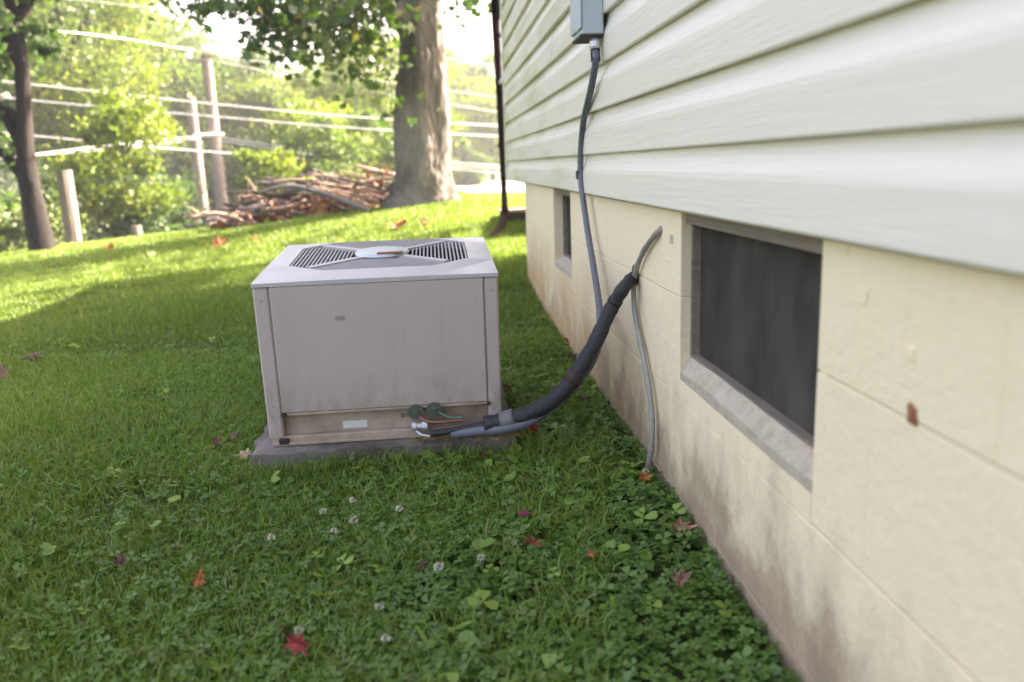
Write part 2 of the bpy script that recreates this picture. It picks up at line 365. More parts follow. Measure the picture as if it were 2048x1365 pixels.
# ------------------------------------------------------------------ house
XF = 0.60; XS = 0.592                       # faces of the foundation and of the siding nail line
house = empty('house', (XF, 3.0, -0.1), 'single storey house with ivory lap siding on a cream painted block foundation', 'house')
HL = house.location
Y_BACK, Y_FND, Y_SID = -3.2, 5.8, 6.90
COURSES = [-0.291, -0.023, 0.245, 0.513, 0.781]; BL = 0.536
OPEN = [(1.262, 2.035), (3.80, 4.37)]
cache = {}
def block(y0, y1, z0, z1, depth=0.2):
    key = (round(y1-y0, 4), round(z1-z0, 4))
    if key not in cache:
        mb = MB(); hy, hz = (y1-y0)/2, (z1-z0)/2; mb.box(0, depth, -hy, hy, -hz, hz, 0.0018); cache[key] = mb.mesh('concrete_block')
        cache[key].materials.append(M['block'])
    o = link('concrete_block', cache[key], None, house)
    o.location = (XF - HL.x + random.uniform(-0.0012, 0.0012), (y0+y1)/2 - HL.y, (z0+z1)/2 - HL.z)
for ci in range(4):
    z0, z1 = COURSES[ci]+0.0012, COURSES[ci+1]-0.0012
    cuts = [Y_BACK]; y = Y_BACK + (BL/2 if ci % 2 else BL)
    while y < Y_FND-0.1: cuts.append(y); y += BL
    cuts.append(Y_FND)
    for a, b in zip(cuts, cuts[1:]):
        segs = [(a, b)]
        if ci >= 2:
            for (o0, o1) in OPEN:
                ns = []
                for (s0, s1) in segs:
                    if s1 <= o0 or s0 >= o1: ns.append((s0, s1)); continue
                    if s0 < o0: ns.append((s0, o0))
                    if s1 > o1: ns.append((o1, s1))
                segs = ns
        for s0, s1 in segs:
            if s1-s0 > 0.02: block(s0+0.0001, s1-0.0001, z0, z1)
# mortar behind the joints (in strips that leave the openings free)
mb = MB()
def strip(y0, y1, z0, z1): mb.box(XF+0.0052, XF+0.18, y0, y1, z0, z1)
strip(Y_BACK+.01, Y_FND-0.01, -0.6, 0.2445)
prev = Y_BACK+.01
for o0, o1 in OPEN: strip(prev, o0-0.004, 0.2449, 0.80); prev = o1+0.004
strip(prev, Y_FND-0.01, 0.2449, 0.80)
part('mortar', mb, M['mortar'], house)
# hair cracks along the bed joints
mb = MB()
for z in COURSES[1:4]:
    y = 0.2
    while y < Y_FND-0.3:
        ln = random.uniform(0.12, 0.5)
        if random.random() < 0.62 and not any(o0-0.02 < y+ln and y < o1+0.02 and z > 0.3 for o0, o1 in OPEN):
            mb = MB(); mb.box(XF+0.0030, XF+0.0049, y, y+ln, z-0.0016, z+0.0016); part('joint_crack', mb, M['grime'], house)
        y += ln + random.uniform(0.02, 0.3)

# wooden framing and interior core, end wall of the foundation
mb = MB(); mb.box(XF+0.24, 8.2, Y_BACK, Y_FND-0.02, -0.6, 0.79); part('foundation_core', mb, M['dark'], house)
mb = MB(); mb.box(XF+0.012, 8.2, Y_BACK, Y_SID-0.02, 0.80, 3.35); part('wall_core', mb, M['siding_gap'], house)
mb = MB(); mb.box(XF+0.02, 8.2, Y_FND+0.01, Y_SID-0.03, 0.742, 0.798); part('floor_joist', mb, M['oldwood'], house)
# siding courses
SP = 0.1490; Z0 = 0.737
prof = [(0.000, 0.001), (0.022, -0.001), (0.0240, 0.003), (0.0236, 0.078), (0.0216, 0.090), (0.0145, 0.106), (0.0080, 0.122), (0.0050, 0.136), (0.004, 0.1505)]
def siding_mesh(ln, ph):
    mb = MB(); vs = []; fs = []; NS = max(6, int(ln/0.25)); n = len(prof)
    for j in range(NS+1):
        yy = ln*j/NS
        for (o, h) in prof: vs.append((-o + 0.0016*math.sin((yy+ph)*1.9)*(1 if h < 0.1 else 0.3), yy, h + 0.0010*math.sin((yy+ph)*1.3)))
    for j in range(NS):
        for k in range(n-1): fs.append((j*n+k, j*n+k+1, (j+1)*n+k+1, (j+1)*n+k))
    fs.append(tuple(range(n)))
    mb.add(vs, fs); me = mb.mesh('siding_panel'); me.materials.append(M['siding']); return me
SM = {}
for r in range(17):
    cuts = [Y_BACK, (3.02, 0.42, 4.9)[r % 3] if r else 2.99, Y_SID]
    if r % 3 == 1 and r: cuts = [Y_BACK, 0.30 if r < 3 else 0.42, 4.1, Y_SID]
    for q, (a, b) in enumerate(zip(cuts, cuts[1:])):
        key = (round(b-a, 3), r % 2)
        if key not in SM: SM[key] = siding_mesh(b-a + (0.02 if b < Y_SID else 0), 1.7*(r % 2))
        o = link('siding_panel', SM[key], None, house); o.location = (XS - HL.x + (0.0016 if q % 2 else 0.0), a - HL.y, Z0 + r*SP - HL.z)
mb = MB(); mb.box(XS-0.003, XS+0.02, Y_BACK, Y_SID-0.012, Z0-0.008, Z0+0.012); part('starter_strip', mb, M['siding_gap'], house)
mb = MB(); mb.box(XS-0.030, XS+0.035, Y_SID-0.006, Y_SID+0.05, Z0-0.012, 3.30, 0.004); part('corner_trim', mb, M['siding'], house)
# eaves and roof
mb = MB(); mb.prism([(XF-0.42, 3.30), (XF-0.42, 3.46), (4.4, 5.05), (9.2, 3.46), (9.2, 3.30)], Y_BACK-0.2, Y_SID+0.10); part('roof', mb, M['shingle'], house)
# windows
def window(y0, y1, ztop, zs_in, zs_out, dx, zb):
    w = MB(); w.box(XF+dx, XF+dx+0.012, y0, y1, 0.249, ztop)
    win = part('window', w, M['screen'], house)
    w = MB(); w.box(XF+dx+0.030, XF+dx+0.036, y0, y1, 0.249, ztop+0.05); part('pane', w, M['pane'], win)
    w = MB(); w.box(XF+dx+0.018, XF+dx+0.0295, (y0+y1)/2-0.014, (y0+y1)/2+0.014, 0.249, ztop); part('sash_bar', w, M['oldwood'], win)
    f = MB()
    f.box(XF+dx-0.022, XF+dx-0.0005, y0+0.0005, y0+0.020, zs_in, ztop); f.box(XF+dx-0.022, XF+dx-0.0005, y1-0.014, y1-0.0005, zs_in, ztop)
    f.box(XF+dx-0.020, XF+dx-0.0005, y0+0.020, y1-0.014, zs_in-0.02, zs_in+0.006)
    part('frame', f, M['oldwood'], win)
    f = MB(); f.box(XF+0.012, XF+dx-0.0225, y0+0.001, y1-0.001, ztop-0.022, ztop+0.05); part('head_board', f, M['oldwood'], win)
    s = MB(); s.box(XF+0.0004, XF+dx-0.022, y0+0.0006, y1-0.0006, 0.2464, zb-0.0008); part('sill_base', s, M['block'], win)
    s = MB(); N = 14; vs = []
    for k in range(N+1):
        yy = y0+0.002 + (y1-y0-0.004)*k/N; j = random.uniform(-0.004, 0.004)
        vs += [(XF+0.001, yy, zb), (XF+0.0005, yy, zs_out+j), (XF+0.006, yy, zs_out+0.006+j), (XF+dx-0.021, yy, zs_in+j*0.5), (XF+dx-0.0215, yy, zb)]
    fs = [(k*5+a, k*5+(a+1) % 5, (k+1)*5+(a+1) % 5, (k+1)*5+a) for k in range(N) for a in range(5)] + [(0,1,2,3,4), tuple(N*5+a for a in (4,3,2,1,0))]
    s.add(vs, fs); part('sill', s, M['sill'], win)
    return win
win = window(1.262, 2.035, 0.722, 0.358, 0.322, 0.048, 0.298)
win2 = window(3.80, 4.37, 0.722, 0.375, 0.345, 0.070, 0.32)
# leaf and rag behind the screen's corner, rust flecks on the wall
mb = MB()
for (dy, dz, hy_, hz_, t_) in ((0.0, 0.0, 0.007, 0.009, 0.005), (0.006, 0.007, 0.005, 0.005, 0.0035), (-0.005, -0.009, 0.005, 0.006, 0.003), (0.004, -0.006, 0.004, 0.008, 0.0042)):
    mb.box(XF-t_, XF+0.001, 0.982+dy-hy_, 0.982+dy+hy_, 0.525+dz-hz_, 0.525+dz+hz_, 0.0015)
part('rusted_anchor', mb, M['rust'], house)
for (y, z, s) in ((1.13, 0.655, 0.016), (1.19, 0.722, 0.015), (1.0, 0.60, 0.013), (2.12, 0.652, 0.018)):
    mb = MB(); mb.box(XF-0.0014, XF+0.001, y-s, y+s*0.8, z-s*0.6, z+s*0.7, 0.0006); part('paint_patch', mb, M['grime'] if y > 2 else M['block'], house)
# screened porch beyond the corner
porch = empty('screened_porch', (0.62, 7.95, gz(0.62, 7.95)), 'narrow screened porch end behind the far corner of the siding', 'porch')
PY = 8.05
mb = MB(); mb.box(0.605, 0.645, PY, PY+0.05, gz(0.66, PY)-0.02, 3.3, 0.004); part('post', mb, M['brown'], porch)
mb = MB(); mb.box(0.612, 0.65, Y_SID+0.055, PY-0.002, 1.50, 1.56); part('rail', mb, M['brown'], porch)
mb = MB(); mb.box(0.612, 0.65, Y_SID+0.055, PY-0.002, 1.585, 1.61); part('rail', mb, M['white'], porch)
mb = MB(); mb.box(0.612, 0.65, Y_SID+0.055, PY-0.002, 2.16, 2.9); part('header', mb, M['brown'], porch)
mb = MB(); mb.box(0.630, 0.632, Y_SID+0.055, PY-0.002, 1.611, 2.159); part('screen', mb, M['pscreen'], porch)
for k in range(9):
    mb = MB(); y = Y_SID+0.09+k*0.117; mb.box(0.615, 0.645, y, y+0.035, 0.80, 1.499); part('baluster', mb, M['brown'], porch)
mb = MB(); mb.box(0.612, 0.652, Y_SID+0.055, PY-0.002, 0.74, 0.799); part('rail', mb, M['brown'], porch)
mb = MB(); mb.box(1.0, 1.04, 7.6, 8.5, 0.15, 0.79); part('shade_board', mb, M['oldwood'], porch)  # unseen board, added to keep the sun off the downspout elbow
# downspout
ds = empty('downspout', (0.61, 8.0, gz(0.6, 8.0)), 'dark brown downspout with a kicked out elbow at the far house corner', 'downspout')
def flat_pipe(pts, wx, wy):
    mb = MB(); vs = []; fs = []
    P = spline(pts, 4); m_ = len(P)
    for i, p in enumerate(P):
        t = (P[min(i+1, m_-1)]-P[max(i-1, 0)]).normalized(); ax = Vector((0, 1, 0)); b = t.cross(ax).normalized()
        for (u, w) in ((-1,-.7),(-.7,-1),(.7,-1),(1,-.7),(1,.7),(.7,1),(-.7,1),(-1,.7)): vs.append(p + b*(u*wx) + ax*(w*wy))
    for i in range(m_-1):
        for k in range(8): fs.append((i*8+k, i*8+(k+1) % 8, (i+1)*8+(k+1) % 8, (i+1)*8+k))
    fs.append(tuple(range(8))); mb.add(vs, fs); return mb
gD = gz(0.45, 7.35)
part('pipe', flat_pipe([(0.588, 8.0, 3.3), (0.594, 8.0, 2.2), (0.612, 8.0, 1.5), (0.622, 8.0, 0.9), (0.627, 7.99, 0.46)], 0.026, 0.034), M['brown'], ds)
part('elbow', flat_pipe([(0.627, 7.99, 0.459), (0.620, 7.95, 0.385), (0.575, 7.78, 0.305), (0.490, 7.50, 0.235), (0.440, 7.38, 0.215)], 0.036, 0.042), M['brown'], ds)
for z in (1.02, 2.0):
    mb = MB(); mb.box(0.582, 0.652, 7.962, 8.04, z, z+0.03, 0.003); part('strap', mb, M['brown'], ds)
# low bench under the overhang
by = 8.45; bz = gz(0.75, by)
bench = empty('low_bench', (0.75, by, bz), 'low dark wooden bench with a tan top behind the downspout', 'bench')
mb = MB(); mb.box(0.60, 1.25, by-0.16, by+0.16, 0.385, 0.412, 0.003); part('top', mb, M['benchtop'], bench)
mb = MB(); mb.box(0.62, 1.23, by-0.15, by+0.15, 0.265, 0.384); part('apron', mb, M['bench'], bench)
for x in (0.74, 1.16):
    mb = MB(); mb.box(x, x+0.07, by-0.12, by+0.12, gz(x, by)-0.03, 0.264); part('leg', mb, M['bench'], bench)

# ------------------------------------------------------------------ air conditioner
gac = -0.05
pad = empty('concrete_pad', (-0.198, 2.85, -0.06), 'dirty grey concrete pad under the air conditioner', 'pad'); pad.location.z = -0.0165
pad.rotation_euler = (math.radians(4.0), 0, 0)
mb = MB(); N = 20; vs = []
for i in range(N+1):
    for j in range(N+1):
        x = -0.42+0.815*i/N; y = -0.385+0.785*j/N
        e = 0.010 if i in (0, N) or j in (0, N) else 0.0
        vs.append((x + random.uniform(-e, e), y+random.uniform(-e, e), 0.068 + random.uniform(-.002, .002) - e*0.9))
fs = [(i*(N+1)+j, (i+1)*(N+1)+j, (i+1)*(N+1)+j+1, i*(N+1)+j+1) for i in range(N) for j in range(N)]
loop = [i*(N+1) for i in range(N+1)] + [N*(N+1)+j for j in range(1, N+1)] + [i*(N+1)+N for i in range(N-1, -1, -1)] + [j for j in range(N-1, 0, -1)]
base = len(vs); vs += [(vs[k][0]*1.006, vs[k][1]*1.006, -0.10) for k in loop]; n = len(loop)
fs += [(loop[k], loop[(k+1) % n], base+(k+1) % n, base+k) for k in range(n)] + [tuple(range(base, base+n))]
mb.add(vs, fs); part('slab', mb, M['pad'], pad, local=True)
ac = empty('air_conditioner', (-0.198, 2.50, 0.030), 'boxy taupe air conditioner condenser standing on the lawn beside the house', 'air conditioner')
ac.rotation_euler = (math.radians(4.2), 0, math.radians(0.4))
def acp(name, mb, mat, parent=None, smooth=False): return part(name, mb, mat, parent or ac, smooth, True)
HW, D, H = 0.3625, 0.69, 0.515
mb = MB(); mb.box(-HW+0.006, HW-0.006, 0.004, D, 0.0, 0.026, 0.003); mb.box(-HW+0.012, HW-0.002, -0.006, 0.0035, 0.0, 0.009, 0.001); acp('base_pan', mb, M['enamel_dirty'])
mb = MB(); mb.box(-HW+0.048, HW-0.044, 0.026, 0.034, 0.0265, 0.116); svc = acp('service_panel', mb, M['enamel_dirty'])
fp = MB(); fp.box(-HW+0.0485, HW-0.0445, 0.0, 0.020, 0.104, H-0.0145, 0.003); fpo = acp('front_panel', fp, M['enamel'])
mb = MB(); mb.box(-0.128, -0.100, -0.0018, -0.0002, 0.392, 0.404); acp('badge', mb, M['badge'], fpo)
mb = MB(); mb.box(-HW+0.0485, HW-0.0445, -0.003, 0.018, 0.0965, 0.1035, 0.001); acp('panel_lip', mb, M['enamel_dirty'], fpo)
for (x0, x1) in ((-HW, -HW+0.047), (HW-0.043, HW)):
    mb = MB(); mb.box(x0, x1, 0.002, 0.05, 0.019 if x0 < 0 else 0.0265, H-0.0145, 0.006); cp = acp('corner_post', mb, M['enamel'])
    for (u, zz) in ((0.5, 0.46), (0.5, 0.13)):
        s = MB(); s.lathe([(0.0035, -0.0025), (0.0035, 0.0), (0.001, 0.0005)], ((x0+x1)/2, 0.002, zz), 8, 'y'); acp('screw', s, M['badge'], cp)
for (x0, x1) in ((-HW+0.004, -HW+0.012), (HW-0.012, HW-0.004)):
    mb = MB(); mb.box(x0, x1, 0.0505, D-0.05, 0.0265, H-0.0145); sp_ = acp('side_panel', mb, M['coil'])
    for k in range(24):
        l = MB(); z = 0.05 + k*0.018; xo = x0-0.006 if x0 < 0 else x1+0.0005
        l.box(xo, xo+0.0055, 0.055, D-0.055, z, z+0.009); acp('louver', l, M['enamel'], sp_)
mb = MB(); mb.box(-HW+0.004, HW-0.004, D-0.012, D-0.002, 0.0265, H-0.0145); acp('rear_panel', mb, M['enamel'])
for x0 in (-HW, HW-0.043):
    mb = MB(); mb.box(x0, x0+0.043, D-0.05, D-0.0125, 0.0265, H-0.0145, 0.004); acp('corner_post', mb, M['enamel'])
# lid with octagonal fan opening
a_, b_, ca, cb = 0.285, 0.265, 0.115, 0.105
cy = 0.37; ox, oy0, oy1 = HW+0.001, -0.0012, D+0.001
octo = [(-a_, cy-b_+cb), (-a_+ca, cy-b_), (a_-ca, cy-b_), (a_, cy-b_+cb), (a_, cy+b_-cb), (a_-ca, cy+b_), (-a_+ca, cy+b_), (-a_, cy+b_-cb)]
outr = [(-ox, octo[0][1]), (octo[1][0], oy0), (octo[2][0], oy0), (ox, octo[3][1]), (ox, octo[4][1]), (octo[5][0], oy1), (octo[6][0], oy1), (-ox, octo[7][1])]
corn = {0: (-ox, oy0), 2: (ox, oy0), 4: (ox, oy1), 6: (-ox, oy1)}
mb = MB(); vs = []; ZT = H; 
def lidz(x, y, inner): return ZT + (0.010 if inner else 0.0)
vs += [(x, y, ZT+0.009) for x, y in octo] + [(x, y, ZT) for x, y in outr] + [(corn[k][0], corn[k][1], ZT-0.002) for k in (0, 2, 4, 6)]
fs = []
for k in range(8):
    k2 = (k+1) % 8
    if k in corn: fs.append((k, k2, 8+k2, 16+k//2, 8+k))
    else: fs.append((k, k2, 8+k2, 8+k))
o = len(vs); ring = [8, 16, 9, 10, 17, 11, 12, 18, 13, 14, 19, 15]
vs += [(vs[i][0], vs[i][1], ZT-0.013) for i in ring]
for k in range(12): fs.append((ring[k], ring[(k+1) % 12], o+(k+1) % 12, o+k))
o2 = len(vs); vs += [(x, y, ZT-0.02) for x, y in octo]
for k in range(8): fs.append((k, (k+1) % 8, o2+(k+1) % 8, o2+k))
mb.add(vs, fs); lid = acp('lid', mb, M['lid'])
# well below the grille
mb = MB(); vs = [(x, y, ZT-0.0205) for x, y in octo] + [(x, y, ZT-0.30) for x, y in octo]
mb.add(vs, [(k, (k+1) % 8, 8+(k+1) % 8, 8+k) for k in range(8)] + [tuple(range(8, 16))]); acp('fan_well', mb, M['coil'])
gr = MB()
for sgn in (1, -1):
    d = Vector((a_*0.94, sgn*b_*0.94, 0)); n_ = Vector((-d.y, d.x, 0)).normalized()*0.013; c0 = Vector((0, cy, ZT+0.0))
    k = 0.80
    p = [c0-d*k-n_, c0+d*k-n_, c0+d*k+n_, c0-d*k+n_]; z0, z1 = (0.0, 0.010) if sgn > 0 else (0.0005, 0.0112)
    gr = MB(); gr.add([q+Vector((0,0,z0)) for q in p]+[q+Vector((0,0,z1)) for q in p], [(0,1,2,3),(7,6,5,4),(0,4,5,1),(1,5,6,2),(2,6,7,3),(3,7,4,0)])
    acp('grille_strut', gr, M['lid'])
NSL = 15
for q in range(4):
    for k in range(NSL):
        t = 0.36 + 0.62*k/(NSL-1)
        if q < 2:       # left and right quadrants: bars along y
            s = -1 if q == 0 else 1; x = s*a_*t; hl = min(b_*t-0.028, b_-cb + max(0, (a_-abs(x)))*cb/ca - 0.004)
            l = MB(); l.box(x-0.0024, x+0.0024, cy-hl, cy+hl, ZT-0.006, ZT+0.0065)
        else:
            s = -1 if q == 2 else 1; y = cy+s*b_*t; hl = min(a_*t-0.028, a_-ca + max(0, (b_-abs(y-cy)))*ca/cb - 0.004)
            l = MB(); l.box(-hl, hl, y-0.0024, y+0.0024, ZT-0.0062, ZT+0.0067)
        acp('grille_bar', l, M['slat'])
mb = MB(); mb.lathe([(0.088, 0.004), (0.092, 0.010), (0.088, 0.017), (0.05, 0.021), (0.001, 0.022)], (0, cy, ZT), 28); hub = acp('hub_plate', mb, M['hub'], smooth=False)
mb = MB(); mb.box(-0.012, 0.074, cy-0.078, cy-0.052, ZT+0.0195, ZT+0.0218); acp('rust_streak', mb, M['rust'], hub)
mb = MB(); mb.lathe([(0.05, -0.10), (0.05, 0.0), (0.01, 0.001)], (0, cy, ZT-0.004), 16); acp('motor', mb, M['coil'])
for k in range(4):
    a = k*math.pi/2+0.4; bl = MB(); vs = []
    for i in range(5):
        r = 0.05+0.045*i
        for w in (-0.42, 0.42): vs.append((r*math.cos(a+w*0.9), cy+r*math.sin(a+w*0.9)*0.98, ZT-0.085+w*0.06))
    bl.add(vs, [(2*i, 2*i+1, 2*i+3, 2*i+2) for i in range(4)]); acp('fan_blade', bl, M['badge'])
for (x0, z0, w_, h_) in ((-HW+0.030, 0.004, 0.030, 0.018), (-HW+0.046, 0.094, 0.016, 0.012), (HW-0.048, 0.094, 0.012, 0.010)):
    mb = MB(); mb.box(x0, x0+w_, -0.008, 0.004, z0, z0+h_, 0.002); acp('rust_spot', mb, M['clamp'])
# fittings of the service panel
mb = MB(); mb.box(-0.137, -0.062, 0.0248, 0.0258, 0.034, 0.058); acp('sticker', mb, M['sticker'], svc)
for (x, z) in ((0.093, 0.088), (0.150, 0.092)):
    v_ = MB(); v_.lathe([(0.024, -0.004), (0.024, 0.004), (0.016, 0.006), (0.016, 0.026), (0.011, 0.028), (0.011, 0.040)], (x, -0.012, z), 14, 'y'); vo = acp('service_valve', v_, M['brass'], svc)
    c_ = MB(); c_.lathe([(0.009, -0.02), (0.010, -0.001), (0.004, 0.0)], (x, -0.0125, z), 6, 'y'); acp('cap', c_, M['brass'], svc)
mb = MB(); mb.tube(spline([(0.15, -0.008, 0.092), (0.175, -0.02, 0.078), (0.20, -0.022, 0.066), (0.235, -0.020, 0.064)], 6), 0.0032, 8); acp('ground_wire', mb, M['green'], svc)
mb = MB(); mb.tube(spline([(0.093, -0.006, 0.084), (0.12, -0.02, 0.062), (0.16, -0.026, 0.056), (0.235, -0.022, 0.056)], 6), 0.0065, 8); acp('copper_pipe', mb, M['copper'], svc)
for (x, z) in ((0.05, 0.066), (0.066, 0.068)):
    mb = MB(); mb.lathe([(0.006, -0.004), (0.006, 0.003)], (x, 0.022, z), 8, 'y'); acp('screw', mb, M['coil'], svc)
mb = MB(); mb.lathe([(0.013, 0.0), (0.016, 0.004), (0.016, 0.014), (0.012, 0.016), (0.012, 0.030), (0.018, 0.032), (0.018, 0.048), (0.012, 0.050)], (0.078, -0.014, 0.042), 12, 'x'); acp('conduit_connector', mb, M['galv'], svc)
mb = MB(); mb.tube([(0.09, -0.02, 0.028), (0.105, -0.03, 0.018), (0.132, -0.034, 0.012)], 0.005, 6); acp('bent_tab', mb, M['galv'], svc)

# ------------------------------------------------------------------ lines between unit and wall
p0 = [atY(862, 868, 2.45), atY(905, 862, 2.44), atY(970, 850, 2.41), atY(1010, 842, 2.40), atY(1070, 822, 2.39), atY(1130, 778, 2.40), atY(1185, 695, 2.43), atY(1222, 618, 2.47), atX(1252, 570, 0.555), atX(1276, 548, 0.612)]
ls = empty('refrigerant_line', tuple(p0[4]), 'thick black foam covered refrigerant line sagging from the air conditioner to the wall', 'pipe')
mb = MB(); P = spline(p0[2:], 7); mb.tube(P, [0.0265 - 0.0085*(i/(len(P)-1))**2 + 0.0012*math.sin(i*1.3)+0.0009*math.sin(i*2.9) for i in range(len(P))], 14); part('foam_sleeve', mb, M['foam'], ls, True)
mb = MB(); P = spline(p0[:4], 7); mb.tube(P, [0.0105]*len(P), 10); part('black_whip', mb, M['foam'], ls, True)
mb = MB(); q = spline(p0[2:5], 6); mb.tube(q[5:9], 0.0300, 14); part('tape_wrap', mb, M['tape'], ls, True)
q = spline(p0[2:], 12)
for (a, b, r_) in ((38, 41, 0.0275), (62, 64, 0.0235)):
    mb = MB(); mb.tube(q[a:b+1], r_, 14); part('tape_wrap', mb, M['clamp'], ls, True)
mb = MB(); mb.lathe([(0.034, -0.004), (0.030, -0.010), (0.022, -0.012)], tuple(atX(1274, 549, 0.601)), 12, 'x'); part('putty_seal', mb, M['foam'], ls)
c0 = [Vector((0.545, 2.86, 1.222)), Vector((0.544, 2.845, 1.185)), atX(1182, 178, 0.546), atX(1166, 250, 0.562), atX(1161, 345, 0.563), atX(1172, 440, 0.563), atX(1188, 540, 0.556), atX(1199, 620, 0.535), atY(1196, 690, 2.53), atY(1165, 752, 2.46), atY(1115, 805, 2.42), atY(1060, 842, 2.385), atY(1005, 858, 2.385), atY(960, 862, 2.41), atY(905, 868, 2.445)]
cdt = empty('electrical_conduit', tuple(c0[4]), 'slim grey flexible conduit hanging from the disconnect box down the wall', 'conduit')
P = spline(c0, 14); rr = []
for i in range(len(P)): rr.append(0.0122 + 0.005*min(1, max(0, (i/len(P)-0.5)*4)) + (0.0006 if i % 2 else -0.0006))
mb = MB(); mb.tube(P, rr, 10); part('hose', mb, M['conduit'], cdt, True)
q = atX(1161, 350, 0.565); mb = MB(); mb.box(q.x-0.016, 0.5715, q.y-0.022, q.y+0.022, q.z-0.018, q.z+0.018, 0.004); part('clamp', mb, M['clamp'], cdt)
mb = MB(); mb.tube([c0[0]+Vector((0, 0, 0.004)), c0[0]-Vector((0, 0.002, 0.012)), c0[1]], 0.0165, 10); part('elbow_fitting', mb, M['clamp'], cdt, True)
t0 = [atX(1326, 456, 0.603), atX(1312, 468, 0.588), atX(1290, 498, 0.585), atX(1274, 535, 0.585), atX(1267, 575, 0.584), atX(1272, 640, 0.585), atX(1288, 720, 0.583), atX(1301, 800, 0.582), atX(1304, 880, 0.580), atX(1296, 935, 0.575), atX(1286, 975, 0.56)]
mb = MB(); P = spline(t0, 7); mb.tube(P, [0.0085 + 0.0006*math.sin(i) for i in range(len(P))], 9)
single('drain_tube', mb, M['tube'], 'thin grey tube from a hole in the wall down to the grass', 'tube', smooth=True, loc=tuple(t0[-1]))
bx = empty('disconnect_box', (0.53, 2.92, 1.262), 'blue grey metal electrical disconnect box on the siding', 'electrical box')
mb = MB(); mb.box(0.496, 0.569, 2.83, 3.01, 1.268, 1.66, 0.004); part('housing', mb, M['box'], bx)
mb = MB(); mb.box(0.488, 0.4955, 2.825, 3.015, 1.285, 1.665, 0.003); part('cover', mb, M['box'], bx)
mb = MB(); mb.box(0.492, 0.5685, 2.833, 3.007, 1.2605, 1.2675); part('bottom_flange', mb, M['clamp'], bx)
mb = MB(); mb.lathe([(0.017, -0.035), (0.019, -0.028), (0.019, -0.012), (0.015, -0.0002)], (0.545, 2.86, 1.2602), 12); part('hub', mb, M['galv'], bx)

# ------------------------------------------------------------------ trees
def leaf_quads(pts, size, rng, up=0.4, aspect=0.7):
    """diamond leaves: pts (n,3), size (n,) -> verts, faces"""
    n = len(pts); d = rng.normal(size=(n, 3)); d[:, 2] *= 0.8; d /= np.linalg.norm(d, axis=1)[:, None]
    u = rng.normal(size=(n, 3)); u[:, 2] += up; w = np.cross(d, u); w /= (np.linalg.norm(w, axis=1)[:, None]+1e-9)
    s = np.asarray(size)[:, None]; nrm = np.cross(d, w)
    v = np.stack([pts-d*s*0.5, pts+w*s*0.5*aspect+nrm*s*0.10, pts+d*s*0.5, pts-w*s*0.5*aspect+nrm*s*0.10], 1).reshape(-1, 3)
    f = np.arange(n*4).reshape(n, 4); return v, f
def crown_points(center, rad, nclump, nleaf, rng, flat=1.0, shell=0.55, clump=0.27):
    c = np.array(center); r = np.array(rad)
    d = rng.normal(size=(nclump, 3)); d /= np.linalg.norm(d, axis=1)[:, None]
    rr = (shell + (1-shell)*rng.random(nclump)**0.6)[:, None]*(0.8+0.35*rng.random((nclump, 1)))
    cc = c + d*rr*r
    k = rng.integers(0, nclump, nleaf); cs = (0.6+0.8*rng.random(nclump))*clump
    off = rng.normal(size=(nleaf, 3))*np.array([1, 1, 0.62]); pts = cc[k] + off*cs[k][:, None]*r.mean()*0.55
    base = rng.random(nclump); var = np.clip(0.6*base[k] + 0.4*rng.random(nleaf), 0, 1)
    return pts, var
def foliage(name, pts, var, size, mat, parent, rng, root):
    v, f = leaf_quads(pts - np.array(root), size*(0.7+0.6*rng.random(len(pts))), rng)
    return link(name, np_mesh(name, v, f, np.repeat(var, 4)), mat, parent)
def tree(name, x, y, h, crown, trunk_r, pal, nleaf, lsize, label, seed, group='trees beyond the lawn', nclump=46, lean=0.0, bark='shaded_bark', extra=None):
    r = np.random.default_rng(seed); random.seed(seed); z = gz(x, y); t = empty(name, (x, y, z), label, 'tree', group)
    cz = z + h - crown[2]*0.9
    mb = MB(); top = Vector((x+lean, y, cz + crown[2]*0.35))
    pts = [Vector((x, y, z-0.2)).lerp(top, k/7) + Vector((random.uniform(-.06, .06)*h*0.1, random.uniform(-.06, .06)*h*0.1, 0)) for k in range(8)]
    mb.tube(pts, [trunk_r*(1.25 if k == 0 else 1.0-0.11*k) for k in range(8)], 9, wob=0.08, ridges=4)
    for k in range(6):
        s = pts[3+k % 4]; a = random.uniform(0, 6.28); e = s + Vector((math.cos(a)*crown[0]*0.7, math.sin(a)*crown[1]*0.7, crown[2]*random.uniform(0.2, 0.6)))
        mb.tube([s, s.lerp(e, 0.5)+Vector((0, 0, 0.15)), e], [trunk_r*0.42, trunk_r*0.28, trunk_r*0.08], 6)
    part('trunk', mb, M[bark], t, True)
    P_, V_ = crown_points((x+lean, y, cz), crown, nclump, nleaf, r)
    foliage('crown', P_, V_, lsize, M['leaf_'+pal], t, r, (x, y, z)); return t
def px_x(px, Y): return atY(px, 340, Y).x
